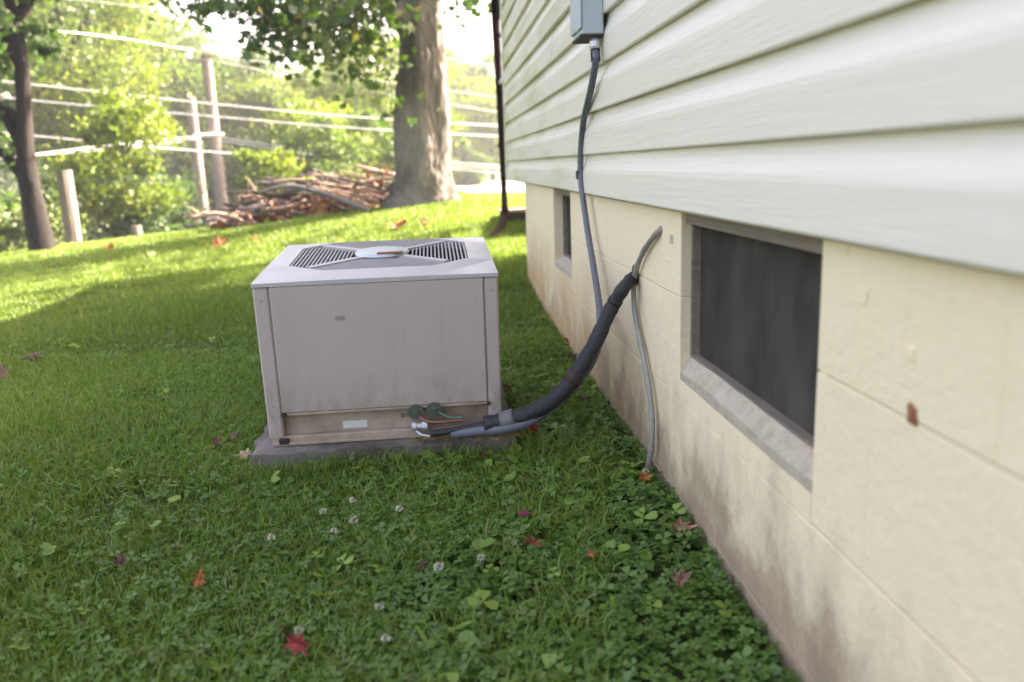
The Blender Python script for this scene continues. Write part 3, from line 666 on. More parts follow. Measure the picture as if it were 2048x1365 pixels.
# (pixel column, distance, height, crown radii, trunk, palette, leaves, size, label)
BG = [
 ('broadleaf_tree', 40, 22.5, 9.5, (3.0, 2.6, 3.6), 0.18, 'olive', 16000, 0.15, 'olive green tree behind the dark trunk at the left edge'),
 ('broadleaf_tree', 165, 23.5, 11, (2.3, 2.4, 4.3), 0.20, 'yellow', 20000, 0.15, 'tall yellow green tree between the dark trunk and the utility poles'),
 ('broadleaf_tree', 285, 31, 9.6, (3.2, 3.0, 4.4), 0.22, 'olive', 18000, 0.18, 'tall olive tree just left of the utility poles'),
 ('broadleaf_tree', 110, 32, 14, (4.4, 3.5, 5.6), 0.25, 'pale', 18000, 0.22, 'pale tall tree far behind at the upper left'),
 ('broadleaf_tree', 475, 33, 7.4, (3.2, 3.0, 3.4), 0.22, 'olive', 18000, 0.19, 'round olive tree just right of the utility poles'),
 ('broadleaf_tree', 600, 33, 6.0, (2.8, 3.0, 2.7), 0.2, 'yellow', 15000, 0.19, 'yellow green tree behind the middle of the brush pile'),
 ('broadleaf_tree', 700, 46, 7.6, (4.4, 3.5, 3.2), 0.25, 'deep', 15000, 0.26, 'dark green tree far behind the brush pile beside the maple'),
 ('broadleaf_tree', 930, 52, 8.2, (3.6, 4.0, 3.6), 0.25, 'olive', 15000, 0.28, 'olive tree between the maple trunk and the house corner'),
 ('broadleaf_tree', 760, 27, 5.6, (2.4, 2.2, 2.2), 0.14, 'yellow', 11000, 0.15, 'small bright tree directly left of the maple trunk'),
 ('broadleaf_tree', 400, 44, 9.4, (5.2, 4.0, 4.6), 0.3, 'pale', 16000, 0.28, 'pale tall tree far behind the utility poles'),
 ('broadleaf_tree', -60, 26, 13, (4.2, 3.5, 5.5), 0.25, 'deep', 16000, 0.19, 'dark green tree cut off by the left edge'),
 ('broadleaf_tree', 985, 46, 5.6, (2.8, 2.4, 2.4), 0.18, 'yellow', 9000, 0.21, 'low bright tree above the white car'),
]
for i, (nm, px, Y, h, cr, tr, pal, nl, ls_, lab) in enumerate(BG): tree(nm, px_x(px, Y), Y, h, cr, tr, pal, int(nl*1.5), ls_*0.78, lab, 100+i, nclump=70)
# low growth beyond the crest
SH = [(20, 14.5, 1.3, (1.1, .8, .75), 'pale', 5500, 0.09, 'pale shrub at the left edge in front of the dark trees'),
      (250, 16.0, 2.7, (1.05, 1.0, 1.15), 'yellow', 9500, 0.10, 'yellow leaved small tree right of the wooden post'),
      (310, 16.5, 0.9, (1.0, 0.9, .6), 'deep', 5500, 0.10, 'dark shrub below the utility poles'),
      (560, 17.5, 1.8, (0.85, 0.8, 0.9), 'yellow', 6500, 0.10, 'yellow shrub at the left end of the brush pile'),
      (620, 19.0, 2.5, (1.1, 1.0, 1.2), 'olive', 6500, 0.11, 'olive shrub behind the left half of the brush pile'),
      (650, 20.5, 3.0, (1.4, 1.1, 1.45), 'yellow', 7000, 0.11, 'yellow green shrub behind the right half of the brush pile'),
      (180, 19.5, 2.6, (2.0, 1.2, 1.4), 'deep', 7000, 0.12, 'dark green shrub between the dark trunk and the wooden post'),
      (735, 21, 2.6, (1.3, 1.0, 1.3), 'olive', 5500, 0.12, 'green shrub beside the foot of the maple trunk'),
      (925, 40, 2.6, (1.3, .9, 1.1), 'olive', 4500, 0.13, 'green shrub between the maple and the white car')]
for i, (px, Y, h, cr, pal, nl, ls_, lab) in enumerate(SH):
    t = tree('shrub', px_x(px, Y), Y, h, cr, 0.05, pal, nl, ls_, lab, 300+i, 'shrubs beyond the lawn', 26); t['category'] = 'shrub'
# far wooded hill
r = np.random.default_rng(5); n = 42000
cl = np.stack([r.uniform(-75, 60, 420), r.uniform(90, 150, 420)], 1); k = r.integers(0, 420, n)
hx = cl[k, 0]+r.normal(size=n)*2.2; hy = cl[k, 1]+r.normal(size=n)*1.6; hz = gnd(hx, hy) + 2.2 + (r.random(420)*4.0)[k] + r.normal(size=n)*1.3
v, f = leaf_quads(np.stack([hx, hy, hz], 1), 0.8*(0.7+0.6*r.random(n)), r)
o = link('distant_woods', np_mesh('distant_woods', v, f, np.repeat(np.clip(0.6*r.random(420)[k]+0.4*r.random(n), 0, 1), 4)), M['woods']); tag(o, 'hazy wooded hillside far behind the trees', 'woods', kind='stuff')

# big maple on the crest
def maple_leaf_outline():
    pts = []
    for ang, rad in ((-90, .30), (-60, .52), (-38, .34), (-8, .88), (12, .50), (40, .86), (58, .46), (90, 1.0), (122, .46), (140, .86), (168, .50), (188, .88), (218, .34), (240, .52)):
        pts.append((rad*math.cos(math.radians(ang)), rad*math.sin(math.radians(ang))))
    return np.array(pts)
MO = maple_leaf_outline()
def maple_leaves(pts, size, rng, droop=0.5):
    n = len(pts); k = len(MO)
    d = rng.normal(size=(n, 3)); d[:, 2] -= droop; d /= np.linalg.norm(d, axis=1)[:, None]
    u = rng.normal(size=(n, 3)); w = np.cross(d, u); w /= np.linalg.norm(w, axis=1)[:, None]; nn = np.cross(d, w)
    s = (size*(0.7+0.6*rng.random(n)))[:, None, None]*0.5
    cup = (np.abs(MO[:, 0])**2)[None, :, None]*nn[:, None, :]*0.35
    v = pts[:, None, :] + s*(MO[None, :, 0, None]*w[:, None, :] + MO[None, :, 1, None]*d[:, None, :] + cup)
    return v.reshape(-1, 3), np.arange(n*k).reshape(n, k), k
TX, TY = -0.235, 10.5; TZ = gz(TX, TY)
maple = empty('maple_tree', (TX, TY, TZ), 'large maple with a thick furrowed trunk at the top of the lawn', 'tree')
mb = MB(); random.seed(3)
TP = [(-0.25, -0.15), (-0.24, 0.02), (-0.21, 0.14), (-0.185, 0.35), (-0.165, 0.65), (-0.15, 1.0), (-0.135, 1.35), (-0.115, 1.7), (-0.115, 2.0), (-0.12, 2.3), (-0.10, 2.7), (-0.06, 3.2), (0.02, 4.2), (0.1, 5.4), (0.15, 7.0)]
TR = [0.50, 0.44, 0.385, 0.355, 0.345, 0.335, 0.315, 0.285, 0.265, 0.272, 0.285, 0.24, 0.20, 0.15, 0.06]
P = []; RR = []
for k in range(len(TP)-1):
    for q in range(3):
        t = q/3; P.append(Vector((TP[k][0]*(1-t)+TP[k+1][0]*t, TY, TZ + TP[k][1]*(1-t)+TP[k+1][1]*t))); RR.append(TR[k]*(1-t)+TR[k+1]*t)
P2 = []; R2 = []
for i in range(len(P)-1):
    for q in range(3): P2.append(P[i].lerp(P[i+1], q/3)); R2.append(RR[i]*(1-q/3)+RR[i+1]*q/3)
P, RR = P2, R2
FG = np.random.default_rng(17).random((46, 40)); FG2 = np.random.default_rng(18).random((14, 24))
def fur(G, u, w):
    a, b = G.shape; u = (u % 1)*a; w = min(max(w, 0), 0.999)*(b-1); i0, j0 = int(u) % a, int(w); fu, fw = u-int(u), w-j0
    return (G[i0, j0]*(1-fu)+G[(i0+1) % a, j0]*fu)*(1-fw) + (G[i0, j0+1]*(1-fu)+G[(i0+1) % a, j0+1]*fu)*fw
vs = []; fs = []; n = 138
for i, p in enumerate(P):
    for k in range(n):
        a = 2*math.pi*k/n; fl = max(0.0, 1-(p.z-TZ)/0.55)
        ii_ = i/3.0; rr = RR[i]*(1 + 0.05*math.sin(7*a+0.9*math.sin(0.35*ii_)) + 0.15*(abs(fur(FG, k/n+0.01*math.sin(ii_*0.8), ii_/40.0)-0.5)-0.25) + 0.10*(fur(FG2, k/n, ii_/40.0)-0.5) + 0.16*fl*math.sin(5*a+0.7) + random.uniform(-.006, .006) + 0.04*math.sin(2*a + ii_*0.5))
        vs.append((p.x + rr*math.cos(a), p.y + rr*math.sin(a), p.z))
for i in range(len(P)-1):
    for k in range(n): fs.append((i*n+k, i*n+(k+1) % n, (i+1)*n+(k+1) % n, (i+1)*n+k))
mb.add(vs, fs); part('trunk', mb, M['maple_bark'], maple, True)
LIMBS = [([(-0.15, 10.45, 2.35), (-0.55, 10.2, 2.78), (-1.1, 9.95, 2.98), (-1.9, 9.6, 3.15), (-2.8, 9.2, 3.35), (-3.6, 8.9, 3.7)], 0.15),
         ([(0.0, 10.55, 2.9), (0.6, 10.6, 3.9), (1.5, 10.7, 5.0), (2.6, 10.9, 6.0)], 0.15),
         ([(-0.05, 10.4, 3.3), (-0.6, 9.9, 4.4), (-1.4, 9.2, 5.6), (-2.2, 8.7, 6.6)], 0.14),
         ([(0.0, 10.6, 3.6), (-0.4, 11.4, 4.8), (-1.2, 12.2, 6.0)], 0.13),
         ([(0.05, 10.5, 4.2), (0.7, 11.3, 5.4), (1.3, 12.2, 6.8)], 0.12)]
tips = []
for lp, r0 in LIMBS:
    q = spline([(a, b, c+TZ-0.41) for a, b, c in lp], 5); mb = MB(); mb.tube(q, [r0*(1-0.8*i/(len(q)-1)) for i in range(len(q))], 10, wob=0.06, ridges=4)
    for k in range(7):
        s = q[min(len(q)-1, 4+int(k*len(q)/8))]; dz = random.uniform(-0.5, 0.9); e = s + Vector((random.uniform(-1.3, 1.0), random.uniform(-1.1, 1.0), dz))
        mb.tube([s, s.lerp(e, 0.5)+Vector((0, 0, 0.12)), e], [0.035, 0.022, 0.006], 6); tips.append(e)
    part('limb', mb, M['maple_bark'], maple, True)
r = np.random.default_rng(11)
# hanging sprays in view, below the low limb
sprays = [(560, 20, 9.3), (600, 45, 9.3), (640, 30, 9.4), (560, 60, 9.2), (600, 85, 9.2), (620, 120, 9.3), (585, 110, 9.1), (660, 75, 9.6), (690, 20, 9.7), (720, 10, 9.8), (740, 35, 9.9), (700, 50, 9.6), (530, 10, 9.1),
          (480, 5, 9.0), (430, 8, 9.0), (380, -15, 8.9), (640, 5, 9.5), (760, 5, 10.0), (610, 10, 9.2), (575, 85, 9.3), (540, 40, 9.1), (655, 110, 9.7), (735, 150, 9.9), (770, 170, 10.0), (710, 140, 9.8), (760, 120, 10.0), (520, -10, 9), (670, -10, 9.6), (690, 105, 9.7), (725, 165, 9.8), (755, 195, 9.9), (780, 228, 10.0), (742, 105, 9.9), (700, 85, 9.6), (765, 75, 10.0), (945, 5, 10.1), (960, -12, 10.0)]
pts = []; var = []
for (a, b, Y) in sprays:
    c = atY(a, b, Y); nl = 55
    if b > 100: nl = 12
    o_ = r.normal(size=(nl, 3))*np.array([0.19, 0.22, 0.13])
    pts.append(np.array(c)+o_); var.append(np.clip(r.normal(0.5, 0.24, nl), 0, 1))
    top = c + Vector((random.uniform(-.1, .25), random.uniform(0, .2), random.uniform(0.35, 0.7))); mbt = MB(); mbt.tube([top, c.lerp(top, 0.5)+Vector((0.04, 0, 0)), c], [0.012, 0.008, 0.003], 5); part('twig', mbt, M['maple_bark'], maple, True)

pts = np.concatenate(pts); var = np.concatenate(var)
v, f, k = maple_leaves(pts - np.array(maple.location), np.full(len(pts), 0.15), r)
link('crown', np_mesh('crown', v, f, np.repeat(var, k)), M['maple_leaf'], maple)
# upper crown (above the frame, it dapples the lawn)
pu = []; vu = []
cl = np.concatenate([np.array([tuple(t) for t in tips]), np.stack([r.uniform(-4.2, 3.6, 70), r.uniform(7.6, 13.5, 70), r.uniform(4.3, 9.2, 70)], 1)])
cl = cl[cl[:, 2] > 3.55]
kk = r.integers(0, len(cl), 5200); pu = cl[kk] + r.normal(size=(5200, 3))*np.array([0.5, 0.5, 0.33])
keep = (pu[:, 2] > 3.3); pu = pu[keep]
v, f = leaf_quads(pu - np.array(maple.location), 0.21*(0.7+0.6*r.random(len(pu))), r)
link('upper_crown', np_mesh('upper_crown', v, f, np.repeat(r.random(len(pu)), 4)), M['maple_leaf'], maple)

# dark tree at the left edge
LX, LY = -5.05, 11.0; LZ = gz(LX, LY)
lt = empty('dark_trunk_tree', (LX, LY, LZ), 'slim dark forked tree in shade at the left edge of the lawn', 'tree')
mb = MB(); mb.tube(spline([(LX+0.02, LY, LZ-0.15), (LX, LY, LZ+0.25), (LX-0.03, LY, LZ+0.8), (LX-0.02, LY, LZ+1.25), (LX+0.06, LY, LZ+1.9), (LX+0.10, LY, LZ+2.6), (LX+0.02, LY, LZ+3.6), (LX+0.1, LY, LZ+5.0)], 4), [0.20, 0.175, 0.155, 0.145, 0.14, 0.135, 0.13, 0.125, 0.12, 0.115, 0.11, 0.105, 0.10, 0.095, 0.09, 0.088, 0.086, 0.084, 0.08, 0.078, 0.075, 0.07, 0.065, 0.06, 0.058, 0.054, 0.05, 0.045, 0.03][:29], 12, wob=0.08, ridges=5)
part('trunk', mb, M['shaded_bark'], lt, True)
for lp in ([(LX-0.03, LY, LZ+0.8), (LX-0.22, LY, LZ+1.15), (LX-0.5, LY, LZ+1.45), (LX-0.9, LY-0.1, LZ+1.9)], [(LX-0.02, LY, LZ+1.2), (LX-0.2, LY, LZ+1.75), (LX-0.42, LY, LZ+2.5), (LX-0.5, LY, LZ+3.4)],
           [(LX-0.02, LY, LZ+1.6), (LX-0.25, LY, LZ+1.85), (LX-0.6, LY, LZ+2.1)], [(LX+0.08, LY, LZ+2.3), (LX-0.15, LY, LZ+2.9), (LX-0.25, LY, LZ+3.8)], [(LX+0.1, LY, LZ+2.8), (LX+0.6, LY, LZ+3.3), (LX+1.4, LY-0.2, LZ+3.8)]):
    mb = MB(); q = spline(lp, 5); mb.tube(q, [0.075*(1-0.7*i/(len(q)-1)) for i in range(len(q))], 8, wob=0.08, ridges=3); part('limb', mb, M['shaded_bark'], lt, True)
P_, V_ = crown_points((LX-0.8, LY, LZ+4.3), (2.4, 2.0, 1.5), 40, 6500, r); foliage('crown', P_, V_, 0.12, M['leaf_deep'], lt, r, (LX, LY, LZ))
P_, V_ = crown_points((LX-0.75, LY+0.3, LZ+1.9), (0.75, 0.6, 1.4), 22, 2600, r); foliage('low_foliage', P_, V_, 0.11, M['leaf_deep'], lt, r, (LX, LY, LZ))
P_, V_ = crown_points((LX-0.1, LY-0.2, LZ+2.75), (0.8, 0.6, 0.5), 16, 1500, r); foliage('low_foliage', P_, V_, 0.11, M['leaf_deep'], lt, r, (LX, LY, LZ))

# ------------------------------------------------------------------ posts, poles and wires
def post(px, pyb, pyt, Y, rad, label):
    a = atY(px, pyb, Y); zb = gz(a.x, Y); t = atY(px, pyt, Y)
    mb = MB(); mb.tube([(a.x, Y, zb-0.2), (a.x+0.005, Y, (zb+t.z)/2), (a.x, Y, t.z)], [rad*1.03, rad, rad*0.97], 12, wob=0.03, ridges=3)
    return single('wooden_post', mb, M['pole'], label, 'post', loc=(a.x, Y, zb), smooth=False)
post(150, 500, 340, 12.2, 0.105, 'bare wooden post standing beside the dark forked tree')
post(275, 478, 452, 13.2, 0.075, 'short pale stump of a post under the yellow small tree')
def util_pole(px, top_py, Y, rad, label, cap):
    t = atY(px, top_py, Y); zb = gz(t.x, Y)
    o = empty('utility_pole', (t.x, Y, zb), label, 'pole', 'utility poles by the road')
    mb = MB(); mb.tube([(t.x, Y, zb-0.3), (t.x, Y, zb+2), (t.x, Y, t.z)], [rad*1.15, rad*1.05, rad*0.85], 14, wob=0.02, ridges=3); part('shaft', mb, M['pole'], o)
    if cap:
        mb = MB(); mb.lathe([(0.12, -0.05), (0.24, 0.0), (0.26, 0.10), (0.20, 0.20), (0.05, 0.24)], (t.x+0.12, Y-0.05, t.z-0.05), 16); part('white_cap', mb, M['porcelain'], o)
        mb = MB(); mb.box(t.x-0.48, t.x+0.05, Y-0.24, Y-0.16, t.z-0.30, t.z-0.22); part('bracket', mb, M['pole'], o)
        mb = MB(); mb.lathe([(0.05, 0), (0.09, 0.03), (0.09, 0.12), (0.04, 0.16)], (t.x-0.42, Y-0.2, t.z-0.22), 12); part('insulator', mb, M['porcelain'], o)
        for dx in (-0.12, 0.28):
            q = atY(412, 273, Y-0.3); mb = MB(); mb.lathe([(0.03, -0.22), (0.055, -0.20), (0.055, 0.20), (0.03, 0.22)], (q.x+dx, Y-0.30, q.z+(0.03 if dx < 0.3 else -0.06)), 10, 'x'); part('insulator', mb, M['porcelain'], o)
    return o
pA = util_pole(411, 104, 25, 0.165, 'tall wooden utility pole with a white cap', True)
util_pole(380, 195, 27.5, 0.17, 'bare wooden utility pole just left of the white capped pole', False)
WIRES = [
 ([(-300, 40, 19), (150, 66, 20.5), (405, 104, 25), (800, 168, 25), (1300, 235, 26)], 0.013, 'thin overhead wire running to the top of the utility pole'),
 ([(430, 122, 25), (700, 175, 26), (1300, 275, 30)], 0.012, 'thin overhead wire sloping down right from the pole cap'),
 ([(-300, 133, 17.5), (20, 165, 17.5), (420, 208, 17.5), (790, 240, 17.5), (1400, 272, 17.5)], 0.020, 'bright thick overhead wire, upper of the two long parallel ones'),
 ([(-300, 164, 17.7), (80, 203, 17.7), (420, 233, 17.7), (790, 262, 17.7), (1400, 291, 17.7)], 0.017, 'bright overhead wire, lower of the two long parallel ones'),
 ([(-300, 235, 18), (150, 280, 19), (420, 304, 21), (790, 328, 23), (1400, 352, 23)], 0.014, 'low thin overhead wire passing below the pole insulators'),
 ([(425, 273, 24.7), (600, 298, 24), (790, 317, 23), (1300, 352, 21)], 0.017, 'overhead wire running right from the pole insulators'),
 ([(425, 279, 24.7), (600, 306, 24), (790, 328, 23.2), (1300, 372, 21)], 0.015, 'lower overhead wire running right from the pole insulators'),
 ([(405, 273, 24.7), (250, 288, 21), (100, 306, 19), (-200, 345, 16)], 0.030, 'thick grey cable running left from the pole insulators'),
 ([(395, 279, 24.7), (280, 294, 21.5), (150, 305, 19.6), (-200, 332, 16)], 0.026, 'second grey cable running left just below the thick one'),
 ([(-300, -40, 18), (250, 10, 19), (480, 48, 20), (900, 118, 21), (1300, 172, 21)], 0.010, 'faint topmost overhead wire crossing the tree tops')]
for pts_, rad, lab in WIRES:
    mb = MB(); q = spline([atY(*p) for p in pts_], 8); mb.tube(q, rad*0.75, 6); single('overhead_wire', mb, M['cable'] if 'grey cable' in lab else M['wire'], lab, 'wire', 'overhead wires across the trees', True, loc=tuple(q[len(q)//2]))

# ------------------------------------------------------------------ cars glimpsed beyond the crest
def car(x, y, heading, paint, label):
    z = gz(x, y); c = empty('parked_car', (x, y, z), label, 'car'); c.rotation_euler = (0, 0, heading)
    body = [(-2.2, 0.30), (-2.22, 0.62), (-2.12, 0.80), (-1.25, 0.95), (1.5, 0.98), (2.15, 0.96), (2.22, 0.62), (2.18, 0.30), (1.75, 0.28), (-1.8, 0.28)]
    cab = [(-1.35, 0.952), (-0.55, 1.40), (0.2, 1.47), (0.95, 1.43), (1.65, 0.982)]
    mb = MB(); mb.prism(body, -0.86, 0.86); part('body', mb, M[paint], c, local=True)
    mb = MB(); n = len(cab); vs = [(p[0], -0.80 if p[1] < 1 else -0.62, p[1]) for p in cab]+[(p[0], 0.80 if p[1] < 1 else 0.62, p[1]) for p in cab]
    mb.add(vs, [tuple(range(n)), tuple(range(2*n-1, n-1, -1))]+[(i, i+n, (i+1) % n+n, (i+1) % n) for i in range(n)]); cb_ = part('cabin', mb, M[paint], c, local=True)
    for s in (-1, 1):
        for (x0, x1, x2, x3) in ((-1.08, -0.52, 0.10, 0.10), (0.18, 0.18, 0.86, 1.35)):
            g = MB(); yb, yt = s*0.802, s*0.655; g.add([(x0, yb-s*0.006, 1.0), (x3, yb-s*0.006, 1.0), (x2, yt, 1.36), (x1, yt, 1.36)], [(0,1,2,3)]); part('side_window', g, M['glass'], cb_, local=True)
        for wx in (-1.35, 1.35):
            w = MB(); w.lathe([(0.20, -0.10), (0.31, -0.09), (0.32, 0.0), (0.31, 0.09), (0.20, 0.10)], (wx, s*0.80, 0.32), 20, 'y'); part('wheel', w, M['tyre'], c, local=True)
        g = MB(); g.box(2.10, 2.235, s*0.80-0.1, s*0.80+0.07, 0.66, 0.90); part('tail_light', g, M['tail'], c, local=True)
        g = MB(); g.box(-2.24, -2.10, s*0.72-0.13, s*0.72+0.12, 0.62, 0.76); part('headlight', g, M['porcelain'], c, local=True)
    for (xa, za, xb, zb, o_) in ((-1.30, 0.99, -0.60, 1.385, -0.006), (1.02, 1.40, 1.60, 1.02, 0.006)):
        g = MB(); g.add([(xa+o_, -0.74 if za < 1.1 else -0.58, za+0.012), (xa+o_, 0.74 if za < 1.1 else 0.58, za+0.012), (xb+o_, 0.74 if zb < 1.1 else 0.58, zb+0.012), (xb+o_, -0.74 if zb < 1.1 else -0.58, zb+0.012)], [(0,1,2,3)]); part('windscreen', g, M['glass'], cb_, local=True)
    return c
car(3.9, 34, math.radians(4), 'carwhite', 'white parked car between the maple trunk and the house corner')
car(px_x(125, 30), 30, math.radians(-6), 'carsilver', 'light parked car glimpsed between the dark trunk and the wooden post')

# ------------------------------------------------------------------ brush pile
random.seed(21)
BG_ = 'cut branches of the brush pile'
def pile_z(px): return 0
cols = {'grey': plain('grey_branch', (0.12, 0.115, 0.11), 0.9, 0, 0.4, 9, 0.4), 'tan': plain('tan_branch', (0.36, 0.27, 0.21), 0.85, 0, 0.25, 9, 0.3), 'brown': plain('brown_branch', (0.10, 0.062, 0.046), 0.9, 0, 0.4, 9, 0.4), 'dark': plain('dark_branch', (0.03, 0.026, 0.024), 0.9, 0, 0.3, 9, 0.3)}
labs = {'grey': 'grey cut branch lying in the brush pile', 'tan': 'pale tan split branch lying in the brush pile', 'brown': 'brown cut branch lying in the brush pile', 'dark': 'dark thin branch lying in the brush pile'}
LOOK = {'grey': 'grey', 'tan': 'pale tan', 'brown': 'brown', 'dark': 'blackish'}
def branch(pts_, r0, r1, col, label=None, twigs=2):
    q = spline(pts_, 5); mb = MB(); mb.tube(q, [r0+(r1-r0)*i/(len(q)-1) for i in range(len(q))], 8, wob=0.10, ridges=3)
    for k in range(twigs):
        s = q[random.randrange(2, len(q)-1)]; d = (q[-1]-q[0]).normalized(); e = s + d*random.uniform(-0.35, 0.45) + Vector((0, random.uniform(-.15, .15), random.uniform(-0.05, 0.24)))
        mb.tube([s, s.lerp(e, 0.5)+Vector((0, 0, 0.02)), e], [r1*0.9, r1*0.7, r1*0.3], 5)
    single('cut_branch', mb, cols[col], label or labs[col], 'branch', BG_, True, loc=tuple(q[0]))
for k in range(110):
    t = random.random()**0.85; px = 425 + 345*t; Y = random.uniform(10.3, 11.9)
    top = 432 - 80*t**0.9; bot = 455 - 55*t; u = random.random()**1.3; py = bot + (top-bot)*u
    c = atY(px, py, Y); zmin = gz(c.x, Y)+0.03; c.z = max(c.z, zmin)
    ln = random.uniform(0.35, 1.0)*(0.75+0.5*t); sl_ = random.uniform(-0.5, 0.35) - 0.10; dy = random.uniform(-.3, .3)
    a = c + Vector((-ln/2, -dy/2, -sl_*ln/2)); b = c + Vector((ln/2, dy/2, sl_*ln/2))
    for p in (a, b): p.z = max(p.z, gz(p.x, p.y)+0.02)
    mid = c + Vector((random.uniform(-.08, .08), 0, random.uniform(-.06, .13)))
    col = random.choices(['grey', 'tan', 'brown', 'dark'], [2.5, 0.8+3.2*t, 3, 5-2.5*t])[0]
    r0 = random.uniform(0.009, 0.032)
    thin = r0 < 0.020 or col == 'dark'
    lab = f"{'thin' if thin else 'thick'} {LOOK[col]} branch in the {'upper' if u > 0.4 else 'lower'} {'left' if t < 0.33 else 'middle' if t < 0.66 else 'right'} part of the brush pile"
    branch([a, mid, b], r0*(0.6 if col == 'dark' else 1), r0*0.45, col, lab, 3)
branch([atY(738, 423, 10.1), atY(690, 403, 10.1), atY(640, 386, 10.2), atY(590, 374, 10.3), atY(550, 377, 10.4), atY(515, 389, 10.4)], 0.040, 0.016, 'grey', 'long bent grey branch arching over the front of the brush pile', 1)
branch([atY(540, 364, 10.6), atY(600, 360, 10.6), atY(660, 370, 10.6), atY(720, 378, 10.6)], 0.014, 0.022, 'tan', 'long thin pale branch along the top of the brush pile', 0)
branch([atY(425, 424, 10.5), atY(480, 417, 10.5), atY(540, 420, 10.5), atY(610, 428, 10.5)], 0.012, 0.022, 'grey', 'grey branch poking out at the left end of the brush pile', 1)
branch([atY(505, 383, 10.6), atY(545, 392, 10.5), atY(600, 402, 10.5)], 0.012, 0.024, 'dark', 'dark twig pointing up left above the brush pile', 2)
branch([atY(470, 345, 10.7), atY(520, 357, 10.7), atY(590, 363, 10.7), atY(640, 372, 10.7)], 0.006, 0.016, 'dark', 'thin dark twig sweeping up to the left from the brush pile top', 1)
branch([atY(712, 332, 11.2), atY(750, 342, 11.2), atY(792, 352, 11.2)], 0.02, 0.034, 'tan', 'pale branch at the top of the brush pile touching the maple trunk', 0)
n = 650; t = r.random(n); ppx = 425+350*t; ppy = 458-48*t - r.random(n)**1.6*(14+60*t); YY = r.uniform(10.4, 11.8, n)
pp = np.array([tuple(atY(a, b, c)) for a, b, c in zip(ppx, ppy, YY)]); pp[:, 2] = np.maximum(pp[:, 2], gnd(pp[:, 0], pp[:, 1])+0.02)
v, f = leaf_quads(pp, 0.10*(0.6+0.8*r.random(n)), r); o = link('dry_leaves', np_mesh('dry_leaves', v, f, np.repeat(r.random(n), 4)), M['deadleaf']); tag(o, 'dry brown leaves caught in the brush pile', 'leaves', kind='stuff')

# ------------------------------------------------------------------ grass
def keep_out(x, y):
    k = (x > 0.592) & (y < 5.93)
    k |= (np.abs(x+0.19) < 0.43) & (np.abs(y-2.84) < 0.40)
    k |= ((x+0.235)**2 + (y-10.5)**2) < 0.16
    return ~k
def patch(x, y): return 0.5 + 0.25*np.sin(x*2.3+1.1*np.sin(y*1.9)) + 0.25*np.sin(y*2.9+1.7*np.sin(x*1.3+0.6))
def blades(n, x0, x1, y0, y1, h, w, seed, fan=True):
    g = np.random.default_rng(seed)
    x = g.uniform(x0, x1, n); y = g.uniform(y0, y1, n)
    lim = -0.62*y - 1.5; k = keep_out(x, y) & (x > lim) & (x < 1.2+0.2*(y-6)) & ~((g.random(n) < 0.3*sm((x+0.3)/0.5)) & (y < 4.2)) & (g.random(n) > 0.75*(patch(x*2.1+7, y*2.4) < 0.13)); x, y = x[k], y[k]; n = len(x)
    # clump the sward
    cx = g.normal(size=n)*0.01; x = x+cx
    z = gnd(x, y); pt = patch(x, y)
    hh = h*(0.45+0.75*g.random(n))*(0.7+0.6*pt)*np.where((np.abs(x+0.19) < 0.46) & (y > 2.36) & (y < 2.5), 1.35, 1.0); ww = w*(0.6+0.8*g.random(n))
    a = g.uniform(0, 2*np.pi, n); b = g.uniform(0, 2*np.pi, n); bend = hh*(0.25+0.75*g.random(n))
    sx, sy = np.cos(a)*ww/2, np.sin(a)*ww/2; bx_, by_ = np.cos(b)*bend, np.sin(b)*bend
    P = np.stack([x, y, z-0.004], 1); Sd = np.stack([sx, sy, np.zeros(n)], 1)
    Md = np.stack([x+bx_*0.32, y+by_*0.32, z+hh*0.62], 1); Tp = np.stack([x+bx_, y+by_, z+hh*(0.95-0.3*(bend/hh-0.25))], 1)
    v = np.stack([P-Sd, P+Sd, Md-Sd*0.8, Md+Sd*0.8, Tp], 1).reshape(-1, 3)
    o = np.arange(n)[:, None]*5; f = np.concatenate([o+np.array([0, 1, 3]), o+np.array([0, 3, 2]), o+np.array([2, 3, 4])], 0)
    p2 = patch(x*0.45+3, y*0.5+1); var = np.clip(0.25*pt + 0.30*p2 - 0.02 + 0.5*g.random(n), 0, 0.93); dry = g.random(n) < 0.035; var[dry] = 1.0
    return v, f, np.repeat(var, 5)
def join(parts):
    vs, fs, vr = [], [], []; o = 0
    for v, f, a in parts: vs.append(v); fs.append(f+o); vr.append(a); o += len(v)
    return np.concatenate(vs), np.concatenate(fs), np.concatenate(vr)
v, f, a = join([blades(290000, -4.1, 0.62, 0.6, 4.2, 0.068, 0.0036, 1)])
o = link('grass', np_mesh('grass', v, f, a), M['grass']); tag(o, 'shaded grass of the lawn around the air conditioner', 'grass', kind='stuff')
v, f, a = join([blades(190000, -6.2, 1.2, 4.2, 7.6, 0.055, 0.0055, 2), blades(190000, -9.0, 3.5, 7.6, 13.4, 0.055, 0.0090, 3)])
o = link('lawn', np_mesh('lawn', v, f, a), M['lawn']); tag(o, 'sunlit lawn rising to the brush pile', 'grass', kind='stuff')
